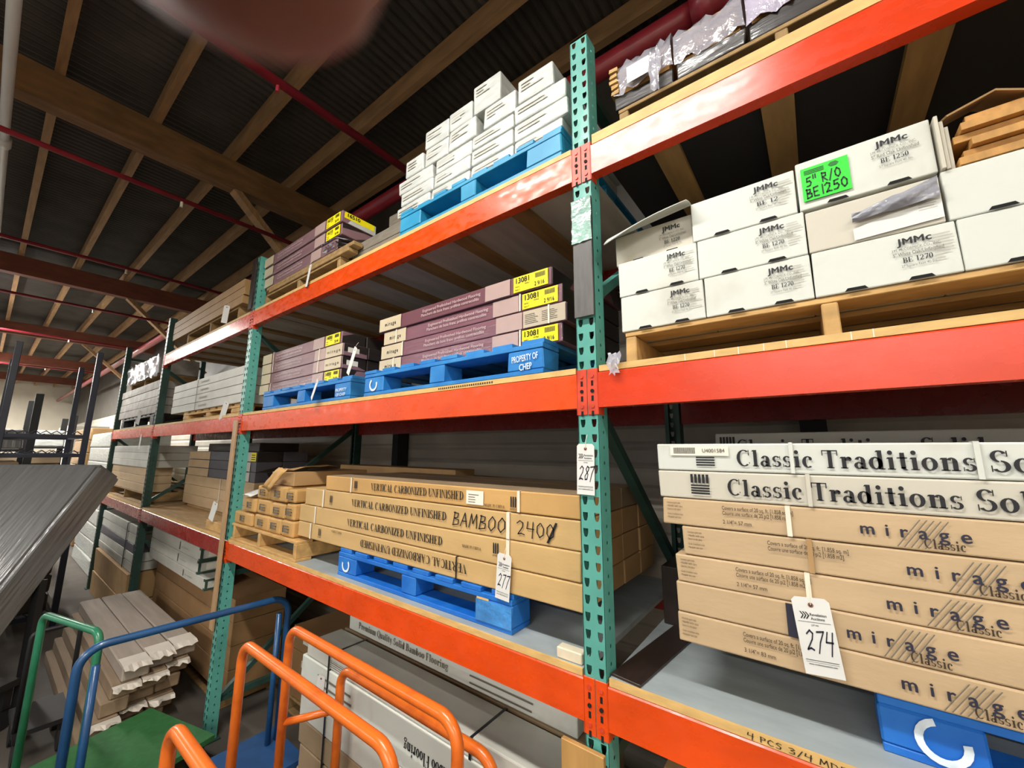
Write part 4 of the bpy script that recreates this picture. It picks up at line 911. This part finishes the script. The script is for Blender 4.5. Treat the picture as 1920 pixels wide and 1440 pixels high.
# ================================================================ SECOND BAY
stringer_pallet('wooden pallet under the brown plank cartons highest in the second bay', -5.1, -3.55, .05, 1.0, 3.2145, 3.372, WOODD)
TB_ = 'brown plank cartons highest in the second bay'
for i in range(3):
    z0 = 3.3728+.0798*i
    carton('plank_carton', 'brown plank carton on the top shelf of the second bay, %s' % ('lowest of three', 'middle of three', 'uppermost with a worn corner')[i], -5.65, -3.44+.02*(i % 2), .03, .215, z0, z0+.0795, mat('brown_carton', 'A98454', .65, .1, 5), 'carton', TB_, jit=.004)
    carton('plank_carton', 'brown plank carton in the rear rank of the second bay top shelf, %s up' % ORD[i], -5.6, -3.42, .222, .41, z0, z0+.0795, mat('brown_carton', 'A98454'), 'carton', TB_)
auction_tag('white tag hanging edge-on below the brown plank cartons', -3.72, 3.40, .0, None, w=.05, h=.17, tilt=.2, ty=.9)
block_pallet('pale wooden pallet under the white long cartons in the second bay', -4.75, -3.22, .03, 1.0, 2.3435, 2.44, WOOD)
W2 = 'white long cartons on the second bay middle shelf'
for i in range(4):
    z0 = 2.4408+.0792*i; e = -3.165-.012*(i % 2)
    c = carton('long_carton', 'white long carton in the second bay, %s from the pallet up' % ORD[i], -5.2+.015*(i % 2), e, .02, .21, z0, z0+.079, WHITEG, 'carton', W2)
    strap(c, -4.35, .01, .015, .212, z0+.002, z0+.077, INKG); bars(c, -4.25, -4.02, z0+.03, z0+.05, .0165, INKG, 2, vertical=False, fill=.4)
    if i != 2: carton('long_carton', 'white long carton end beyond the second upright, %s row up' % ORD[i], -5.1, -3.12, .218, .40, z0, z0+.079, WHITEG, 'carton', W2)
auction_tag('long white tag hanging at the pale pallet in the second bay', -3.42, 2.46, .0, None, w=.06, h=.18, tilt=.5, ty=.4)
auction_tag('white tag at the black pallet in the far left bay', -6.55, 2.56, -.005, None, w=.07, h=.2, tilt=.45, ty=.3)
K2 = 'kraft cartons on the second bay bottom shelf'
tag(B(-5.5, -3.65, .36, 1.0, 1.3815, 1.414, bev=.004).build('skid_board', WOODD), 'low wooden skid under the kraft cartons in the second bay', 'skid')
for i in range(3):
    z0 = 1.4148+.1102*i
    for q in range(2):
        c = carton('kraft_carton', 'broad kraft carton in the second bay, %s layer up%s' % (ORD[i], '' if q == 0 else ', rear rank'), -5.66, -3.60-.02*(i % 2), .35+.3*q, .645+.3*q, z0, z0+.11, KRAFT2, 'carton', K2)
        if q == 0: strap(c, -4.45, .012, .345, .647, z0+.002, z0+.108, STRAPW)
for i in range(3):
    z0 = 1.7458+.0948*i
    for q in range(2):
        c = carton('flooring_carton', 'slate grey carton with kraft end in the second bay, %s layer up%s' % (ORD[i], '' if q == 0 else ', rear rank'), -5.6, -3.60, .35+.24*q, .585+.24*q, z0, z0+.0945, GREYB, 'carton', 'slate grey cartons in the second bay')
        if q == 0:
            y = .3465; patch(c, 'kraft_panel', -5.595, -4.86, z0+.004, z0+.09, y, KRAFT2); patch(c, 'pale_panel', -4.1, -3.72, z0+.004, z0+.09, y, WHITEG)
            if i == 2:
                l = patch(c, 'label', -3.72, -3.605, z0+.006, z0+.088, y, YELLOW); bars(l, -3.71, -3.62, z0+.02, z0+.08, y-.0014, INK, 3, vertical=False, fill=.4)
            B(-3.5997, -3.5990, .355, .58, z0+.004, z0+.09).build('end_panel', BLACKB, c)
carton('flooring_carton', 'black carton lying on top of the slate grey cartons in the second bay', -5.2, -3.75, .42, .8, 2.0305, 2.12, BLACKB, 'carton')
tag(B(-3.66, -3.28, .03, .068, 1.3815, 1.455, bev=.003).build('wood_offcut', WOOD), 'wood offcut lying on the plywood deck beside the second upright', 'wood block')
auction_tag('white tag dangling over the plywood deck beside the second upright', -3.40, 1.62, .005, None, w=.06, h=.17, tilt=.5, ty=.3)
# on the floor, second bay
stringer_pallet('floor pallet under the kraft cartons below the second bay', -5.6, -3.4, .2, 1.0, .001, .12, WOODD)
for i in range(4):
    z0 = .1208+.178*i
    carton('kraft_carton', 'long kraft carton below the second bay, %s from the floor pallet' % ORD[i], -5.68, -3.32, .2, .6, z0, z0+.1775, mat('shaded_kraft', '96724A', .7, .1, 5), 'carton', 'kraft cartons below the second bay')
WS = 'white cartons with green end bands below the second bay'
for i, (a, b_, z0, z1) in enumerate(((-5.66, -3.76, .834, .93), (-5.66, -3.98, .931, 1.045), (-5.66, -3.96, 1.046, 1.16))):
    c = carton('long_carton', 'white long carton with green end band below the second bay, %s of three' % ('lowest', 'middle', 'uppermost')[i], a, b_, .11, .33, z0, z1, WHITEG, 'carton', WS)
    mb = MB(); e = .0012
    for (p, q) in ((b_-.035, b_+e),):
        mb.box(p, q, .11-e-.003, .111, z0+.001, z0+.02); mb.box(p, q, .11-e-.003, .111, z1-.02, z1-.001)
        mb.box(b_, b_+.004, .11, .33, z0+.001, z0+.02); mb.box(b_, b_+.004, .11, .33, z1-.02, z1-.001); mb.box(b_, b_+.004, .108, .128, z0+.02, z1-.02); mb.box(b_, b_+.004, .312, .33, z0+.02, z1-.02)
    mb.build('end_band', mat('dark_green_print', '33473C', .5), c)
    B(b_+.004, b_+.005, .17, .27, z0+.03, z1-.03).build('label', LABW, c)
    write(c, '-- ------', (b_-.55, .1065, (z0+z1)/2-.01), .02, .2, INKG, bold=.02); patch(c, 'printed_mark', b_-.62, b_-.605, z0+.02, z1-.02, .1065, INK)
# brown cartons deep under the near left bay
stringer_pallet('floor pallet at the back under the brown white-labelled cartons', -2.98, -2.02, .52, 1.0, .001, .12, WOODD)
for i in range(3):
    z0 = .1208+.17*i
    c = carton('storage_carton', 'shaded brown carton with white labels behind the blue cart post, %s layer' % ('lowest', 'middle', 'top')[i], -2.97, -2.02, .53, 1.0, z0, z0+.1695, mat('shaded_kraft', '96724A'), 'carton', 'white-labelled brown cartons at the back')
    for xx in (-2.8, -2.35): patch(c, 'label', xx, xx+.13, z0+.07, z0+.12, .5265, LABW)

# ================================================================ FAR LEFT BAY
block_pallet('black pallet under the grey cartons in the far left bay', -7.9, -6.0, .03, 1.0, 2.3435, 2.50, BLKST)
for i in range(4):
    z0 = 2.501+.106*i
    carton('grey_carton', 'grey wrapped carton layer in the far left bay, %s up' % ORD[i], -8.15, -5.95, .03, .5, z0, z0+.1055, mat('grey_carton', '9C968E', .6, .25, 9), 'carton', 'grey cartons in the far left bay', jit=.01)
b = carton('plank_bundle', 'ragged film-wrapped bundle on top of the grey cartons at far left', -8.1, -6.3, .08, .5, 3.06, 3.28, mat('grey_carton', '9C968E'), 'bundle', jit=.02)
rnd = random.Random(9)
MB().sheet([[(-8.12+1.84*j/22, .06+rnd.uniform(-.03, .01), 3.03+.28*i/5+rnd.uniform(-.02, .02)) for j in range(23)] for i in range(6)]).build('film_cover', FILM, b, smooth=True)
stringer_pallet('small pallet between the grey cartons and the ragged wrapped bundle', -8.05, -6.3, .1, .5, 2.926, 3.058, WOODD, nt=4)
stringer_pallet('dark pallet under the white and kraft cartons in the far left bay', -8.1, -6.05, .05, 1.0, 1.3815, 1.52, WOODD)
for i in range(3):
    z0 = 1.5208+.1*i; carton('kraft_carton', 'kraft carton in the far left bay, %s from its pallet' % ORD[i], -8.15, -6.02, .05, .3, z0, z0+.0995, KRAFT2, 'carton', 'kraft cartons in the far left bay')
for i in range(3):
    z0 = 1.8208+.092*i; carton('long_carton', 'white long carton in the far left bay, %s of its three' % ('lowest', 'middle', 'top')[i], -8.16, -5.9+.02*(i % 2), .04, .5, z0, z0+.0915, WHITEG, 'carton', 'white cartons in the far left bay')
auction_tag('white tag hanging under the red middle beam at far left', -6.3, 2.24, -.006, None, w=.07, h=.19, tilt=.1)
for i in range(5):
    z0 = .62+.105*i
    c = carton('grey_carton', 'black-strapped grey carton below the far left bay, %s up' % ORD[i], -8.05, -5.95+.02*(i % 2), .02, .5, z0, z0+.1045, WHITEG if i != 2 else GREYB, 'carton', 'strapped grey cartons below the far left bay', jit=.008)
    strap(c, -6.35, .03, .01, .51, z0+.002, z0+.1, STRAPK, e=.004)
for i in range(2): carton('storage_carton', 'crumpled brown carton on the floor below the far left bay, %s' % ('lower', 'upper')[i], -8.0, -5.9, .0, .6, .001+.31*i, .309+.31*i, KRAFTD, 'carton', 'crumpled cartons below the far left bay', jit=.02)

# ================================================================ paper-wrapped bundles on the aisle floor
PB = mat('dusty_paper', 'A3968A', .75, .14, 4, (.4, 5, 2)); PW = mat('torn_white_paper', 'D9D0C4', .7, .08, 6)
rnd = random.Random(21)
for l_ in range(5):
    zz0, zz1 = .001+.1*l_, .099+.1*l_
    for q in range(3):
        sh = .045*(4-l_); y0 = -.40-sh+q*.158; e = min(-3.53, -3.60+rnd.uniform(-.08, .05)+.05*(2-q))
        c = tag(B(-5.6-.1*q*0, e, y0, y0+.152, zz0, zz1, bev=.008, jit=.006).build('paper_bundle', PB if l_ == 4 else mat('brown_paper', '8E7860', .75, .15, 5, (.4, 4, 2))), 'paper-wrapped flooring bundle on the aisle floor, %s layer, %s from the aisle' % (ORD[l_] if l_ < 4 else 'top', ORD[q]), 'bundle', 'paper-wrapped bundles on the aisle floor')
        if l_ in (4, 3, 1):
            rows = []
            for i in range(4):
                g0 = -.17 if l_ == 4 else .006
                rows.append([(e+g0+(.07-g0)*i/3+rnd.uniform(-.02, .03)*(i > 1), y0+.152*j/6, zz1+(.004 if l_ == 4 else -.012)-.01*(i == 3)-.02*rnd.random()*(i == 3)) for j in range(7)])
            MB().sheet(rows).build('torn_paper', PW, c)

# ================================================================ carts in the aisle
def hoop_pts(p0, p1, ztop, zbot, r=.09):
    p0, p1 = Vector((p0[0], p0[1], 0)), Vector((p1[0], p1[1], 0)); d = (p1-p0).normalized(); Z = Vector((0, 0, 1))
    a = Vector((p0.x, p0.y, ztop)); b = Vector((p1.x, p1.y, ztop))
    pts = [Vector((p0.x, p0.y, zbot))]
    pts += arcpts(a+d*r-Z*r, -d*r, Z*r, 0, math.pi/2, 7)
    pts += arcpts(b-d*r-Z*r, d*r, Z*r, math.pi/2, 0, 7)
    pts += [Vector((p1.x, p1.y, zbot))]
    return pts
def wheels(t, pts, r=.07, m=RUBBER):
    for (x, y, ang) in pts:
        c, s_ = math.cos(ang), math.sin(ang); ax = Vector((-s_, c, 0))
        w = MB().tube([Vector((x, y, r+.001))-ax*.02, Vector((x, y, r+.001))+ax*.02], r, 20).build('wheel', m, t)
        B(x-.03, x+.03, y-.03, y+.03, 2*r+.004, .178).build('caster_fork', BLKST, t)
def cart(name, label, corners, zd, hoops, m, dm, extra=(), cat='cart'):
    """corners: 4 deck corners (x, y) in order"""
    cx = sum(p[0] for p in corners)/4; cy_ = sum(p[1] for p in corners)/4
    t = thing(name, (cx, cy_, 0), label, cat, 'platform carts in the aisle')
    MB().prism([(p[0], p[1], zd-.03) for p in corners], (0, 0, .03)).build('deck', dm, t)
    v = [Vector((p[0], p[1], 0)) for p in corners]; c = Vector((cx, cy_, 0))
    ang = math.atan2((v[1]-v[0]).y, (v[1]-v[0]).x)
    wheels(t, [((c+(q-c)*.82).x, (c+(q-c)*.82).y, ang) for q in v], (zd-.05)/2*.9)
    for h in hoops:
        MB().tube(hoop_pts(*h[:4], r=h[4]), h[5], 14).build('handle_hoop', m, t, smooth=True)
    for p, q, r_ in extra: MB().tube([p, q], r_, 12).build('crossbar', m, t, smooth=True)
    return t
RR = .0215
cart('panel_cart', 'orange cart whose near handle hoop slants across the lower middle of the photo', [(-1.72, -.60), (-.42, -.60), (-.42, -.31), (-1.72, -.31)], .21, [((-1.655, -.352), (-.50, -.352), 1.15, .21, .085, RR)], CORANGE, BLKST)
cart('panel_cart', 'orange double-hoop cart closest to the long flooring cartons', [(-1.70, -.22), (-.40, -.22), (-.40, .085), (-1.70, .085)], .21,
     [((-1.64, -.145), (-.435, -.145), 1.155, .21, .085, RR), ((-1.44, .035), (-.42, .035), .955, .21, .085, RR)], CORANGE, BLKST, extra=[(Vector((-1.64, -.145, .715)), Vector((-1.44, .035, .765)), .017)])
cart('panel_cart', 'orange cart showing only a short hoop end at the bottom edge of the photo', [(-1.24, -.98), (-.1, -.98), (-.1, -.67), (-1.24, -.67)], .21, [((-1.20, -.722), (-.14, -.722), 1.15, .21, .085, RR)], CORANGE, BLKST)
# blue platform cart: handle at its far end, across the aisle
t = cart('platform_cart', 'blue platform cart with tall handle reaching across to the second upright', [(-2.50, -.84), (-2.06, -.84), (-2.06, .215), (-2.50, .215)], .21, [((-2.40, -.80), (-2.355, .175), 1.07, .215, .10, .02)], CBLUE, CBLUED)
for yy, xx in ((-.735, -2.397), (.115, -2.358)): MB().tube([(xx+.012, yy, .215), (xx+.012, yy, .98)], .017, 10).build('inner_post', CBLUE, t, smooth=True)
# green platform cart, turned
d1 = Vector((math.cos(.262), math.sin(.262), 0)); d2 = Vector((math.sin(.262), -math.cos(.262), 0)); P0 = Vector((-3.50, -.235, 0)) - d1*0
P0 = Vector((-3.50, -.50, 0)); P0 = Vector((-3.43, -.232, 0))
q = [P0, P0+d1*.72, P0+d1*.72+d2*.72, P0+d2*.72]
h0, h1 = P0+d2*.66+d1*.02, P0+d2*.66+d1*.66
cart('platform_cart', 'green platform cart with flat green deck and bright green handle', [(p.x, p.y) for p in q], .20, [((h0.x, h0.y), (h1.x, h1.y), 1.06, .205, .06, .019)], CGREEN, CGREEND)
t = cart('platform_cart', 'maroon cart of which only a rounded handle shows at the lower left edge', [(-2.46, -1.03), (-3.08, -1.49), (-2.62, -2.05), (-2.0, -1.59)], .2, [((-2.52, -1.10), (-3.02, -1.47), 1.05, .205, .09, .02)], CRED, BLKST)
MB().tube([(-2.52, -1.10, .80), (-3.02, -1.47, .80)], .014, 10).build('crossbar', CRED, t, smooth=True)

# ================================================================ film-wrapped slab on a black stock cart
rh = Vector((cy, sy, 0)); fh = Vector((-sy, cy, 0)); ZZ = Vector((0, 0, 1))
TRc = CAM + 3.6*(FWD + RT*((190-960)/FPX) - UP*((868-720)/FPX))        # upper outer corner of the slab
e1 = (-.55*fh - .835*ZZ); e2 = (.225*fh - .149*ZZ); LS = 1.72
WRAPD.node_tree  # film streaks follow the slab
L1, L2 = (e1*LS).length, e2.length; u1, u2 = -e1.normalized(), e2.normalized()
mb = MB(); mb.box(-2.1, 0, 0, L2, 0, L1); bmesh.ops.bevel(mb.bm, geom=list(mb.bm.edges), offset=.03, segments=3, affect='EDGES')
sl = tag(mb.build('wrapped_slab', WRAPD, base=(0, 0, 0)), 'big dark grey film-wrapped slab leaning at the left edge', 'wrapped slab')
oo = TRc+e1*LS; sl.matrix_world = Matrix(((rh.x, u2.x, u1.x, oo.x), (rh.y, u2.y, u1.y, oo.y), (rh.z, u2.z, u1.z, oo.z), (0, 0, 0, 1)))
zb = (TRc+e1*LS+e2).z; O = TRc+e1*LS; O.z = 0
def fr(a, b, z): return O + rh*a + fh*b + ZZ*z                              # a along the slab's top edge, b away from the viewer
t = thing('stock_cart', tuple(fr(-1, .2, 0)), 'black steel stock cart carrying the leaning grey wrapped slab', 'cart')
def fbox(a0, a1, b0, b1, z0, z1): return MB().prism([fr(a0, b0, z0), fr(a1, b0, z0), fr(a1, b1, z0), fr(a0, b1, z0)], (0, 0, z1-z0))
fbox(-2.1, .0, -.06, .62, zb-.05, zb-.002).build('deck', BLKST, t)
for a in (-2.05, -.05):
    for b in (-.03, .58):
        fbox(a-.025, a+.025, b-.025, b+.025, .16, zb-.0505).build('leg', BLKST, t); fbox(a-.03, a+.03, b-.03, b+.03, .15, .1595).build('caster_fork', BLKST, t)
        MB().tube([fr(a-.02, b, .075), fr(a+.02, b, .075)], .074, 18).build('wheel', RUBBER, t)
for b in (-.03, .58): fbox(-2.0, -.1, b-.02, b+.02, .26, .30).build('side_rail', BLKST, t)
fbox(-.05, .0, .63, .68, .02, 1.02).build('end_post', BLKST, t); fbox(-2.1, -.06, .63, .66, .95, 1.0).build('back_rail', BLKST, t); fbox(-2.1, -2.05, .63, .68, .02, 1.02).build('end_post', BLKST, t)
# low black cart with a bar handle in the shade beside the floor bundles
t = thing('hand_cart', (-4.2, -.82, 0), 'black hand cart in the shade between green handle and floor bundles', 'cart')
B(-4.16, -3.72, -.86, -.60, .19, .22).build('deck', BLKST, t)
MB().tube(hoop_pts((-3.75, -.85), (-3.75, -.62), .82, .22, .04), .014, 10).build('handle_hoop', BLKST, t, smooth=True)
for xx in (-4.1, -3.78):
    for yy in (-.83, -.63): MB().tube([(xx, yy-.015, .07), (xx, yy+.015, .07)], .069, 16).build('wheel', RUBBER, t); B(xx-.02, xx+.02, yy-.02, yy+.02, .14, .1895).build('caster_fork', BLKST, t)

# ================================================================ navy stacking racks and far stock
def stock_rack(label, x0, x1, y0, y1, h, bars_, m=NAVY, w=.05, zig=True, cat='rack'):
    t = thing('steel_rack', ((x0+x1)/2, (y0+y1)/2, 0), label, cat, 'dark steel racks beyond the slab')
    for xx in (x0, x1):
        for yy in (y0, y1):
            B(xx-w/2, xx+w/2, yy-w/2, yy+w/2, .012, h, bev=.004).build('post', m, t); B(xx-.06, xx+.06, yy-.06, yy+.06, 0, .0115).build('foot_plate', m, t)
    for z in bars_:
        for xx in (x0, x1):
            B(xx-.018, xx+.018, y0+w/2+.0005, y1-w/2-.0005, z, z+.04).build('end_rail', m, t)
            if zig:
                n = 14; pts = [(xx, y0+w/2+.01+(y1-y0-w-.02)*i/n, z+.045+(.035 if i % 2 else 0)) for i in range(n+1)]
                MB().tube(pts, .006, 6).build('zigzag_bar', m, t)
        for yy in (y0, y1): B(x0+w/2+.0005, x1-w/2-.0005, yy-.018, yy+.018, z, z+.04).build('side_rail', m, t)
    return t
stock_rack('tall navy steel rack with zigzag rails standing behind the grey wrapped slab', -8.2, -6.62, -1.12, -.46, 3.27, (.15, 1.95, 2.18), w=.055)
stock_rack('dark steel rack farther down the aisle, left of the rack end', -11.3, -9.6, -1.6, -.75, 2.95, (.1, 1.4, 2.0), BLKST, .09, False)
stock_rack('black steel rack deeper in the aisle beyond the navy one', -13.6, -12.0, -1.1, -.1, 2.75, (.1, 1.5, 2.05), BLKST, .1, False)
stock_rack('black steel rack at the left photo edge far down the building', -13.5, -11.6, -3.2, -2.2, 2.9, (.1, 1.5, 2.0), BLKST, .1, False)
def farstack(label, x0, x1, y0, y1, z0, n, h, m, lab2='bundle'):
    for i in range(n):
        carton('wrapped_bundle', label + ', %s layer up' % ORD[i], x0, x1, y0, y1, z0+.001+h*i, z0+h*(i+1)-.001, m, 'bundle', 'far wrapped bundles', bev=.02, jit=.02)
farstack('grey wrapped bundle on the rack far down the left edge', -11.2, -9.7, -1.52, -.83, 2.042, 2, .16, WRAPD)
farstack('dark wrapped bundle low on the rack far down the left edge', -11.2, -9.7, -1.52, -.83, 1.442, 2, .2, KTOP)
farstack('dull wrapped bundle on the deeper black rack', -13.5, -12.1, -1.03, -.18, 2.093, 2, .17, WRAPW)
farstack('brown wrapped bundle low on the deeper black rack', -13.5, -12.1, -1.03, -.18, 1.542, 2, .2, KTOP)
farstack('grey wrapped bundle on the rack at the left photo edge', -13.4, -11.7, -3.1, -2.3, 2.043, 2, .16, WRAPD)
farstack('dark bundle on the navy rack with zigzag rails', -8.1, -6.72, -1.06, -.52, .191, 4, .2, mat('dark_bundle', '3A3632', .5, .2, 6, coat=.3))
farstack('pale stacked bundle standing against the wall past the rack end', -11.0, -9.0, .1, .9, 0, 9, .26, WRAPW)
farstack('kraft stacked bundle farther along the wall past the rack end', -14.5, -12.2, .2, 1.0, 0, 9, .28, KRAFTD)
farstack('pale stacked bundle farthest along the wall past the rack end', -18.5, -16, .2, 1.0, 0, 9, .3, WHITEG)

# ================================================================ the photographer's hand, a fingertip before the lens
def hand():
    MM = .001
    def P(r_, u_, f_): return CAM + RT*(r_*MM) + UP*(u_*MM) + FWD*(f_*MM)
    V, E_, Rd = [], [], []
    def chain(start, pts):
        prev = start
        for (p, r_) in pts:
            V.append(P(*p)); Rd.append(r_*MM); i = len(V)-1
            if prev is not None: E_.append((prev, i))
            prev = i
        return prev
    root = chain(None, [((10, 118, -70), 24)])
    chain(root, [((16, 150, -120), 24), ((22, 185, -180), 26), ((30, 230, -250), 30)])               # wrist and forearm
    for base, tip in (((-22, 96, -30), [((-20, 88, -12), 8.6), ((-15, 62, 8), 8), ((-13, 46, 16), 8.8), ((-13.6, 30, 19.5), 8.8), ((-13.8, 17.2, 20), 8.2)]),
                      ((0, 100, -28), [((4, 94, -8), 8.8), ((6, 76, 12), 8.2), ((5, 58, 20), 7.6), ((4, 46, 22), 6.8)]),
                      ((22, 104, -34), [((26, 98, -14), 8.4), ((27, 80, 6), 7.8), ((26, 62, 14), 7.2), ((25, 51, 16), 6.4)]),
                      ((40, 108, -46), [((44, 102, -30), 7.4), ((45, 88, -14), 6.8), ((44, 74, -6), 6.2), ((43, 66, -4), 5.6)])):
        k_ = chain(root, [(base, 12)]); chain(k_, tip)
    chain(root, [((-22, 104, -78), 13), ((-42, 86, -72), 10.5), ((-52, 66, -56), 9), ((-56, 54, -44), 7.5)])  # thumb
    me = bpy.data.meshes.new('hand'); me.from_pydata([v-V[0] for v in V], E_, [])
    o = bpy.data.objects.new('hand', me); COL.objects.link(o); o.location = V[0]; me.materials.append(SKIN)
    md = o.modifiers.new('skin', 'SKIN'); md.use_smooth_shade = True
    for i, r_ in enumerate(Rd): me.skin_vertices[0].data[i].radius = (r_, r_)
    me.skin_vertices[0].data[0].use_root = True
    ss = o.modifiers.new('sub', 'SUBSURF'); ss.levels = ss.render_levels = 2
    tag(o, "photographer's hand with one blurred fingertip reaching into the top edge of the view", 'hand')
hand()
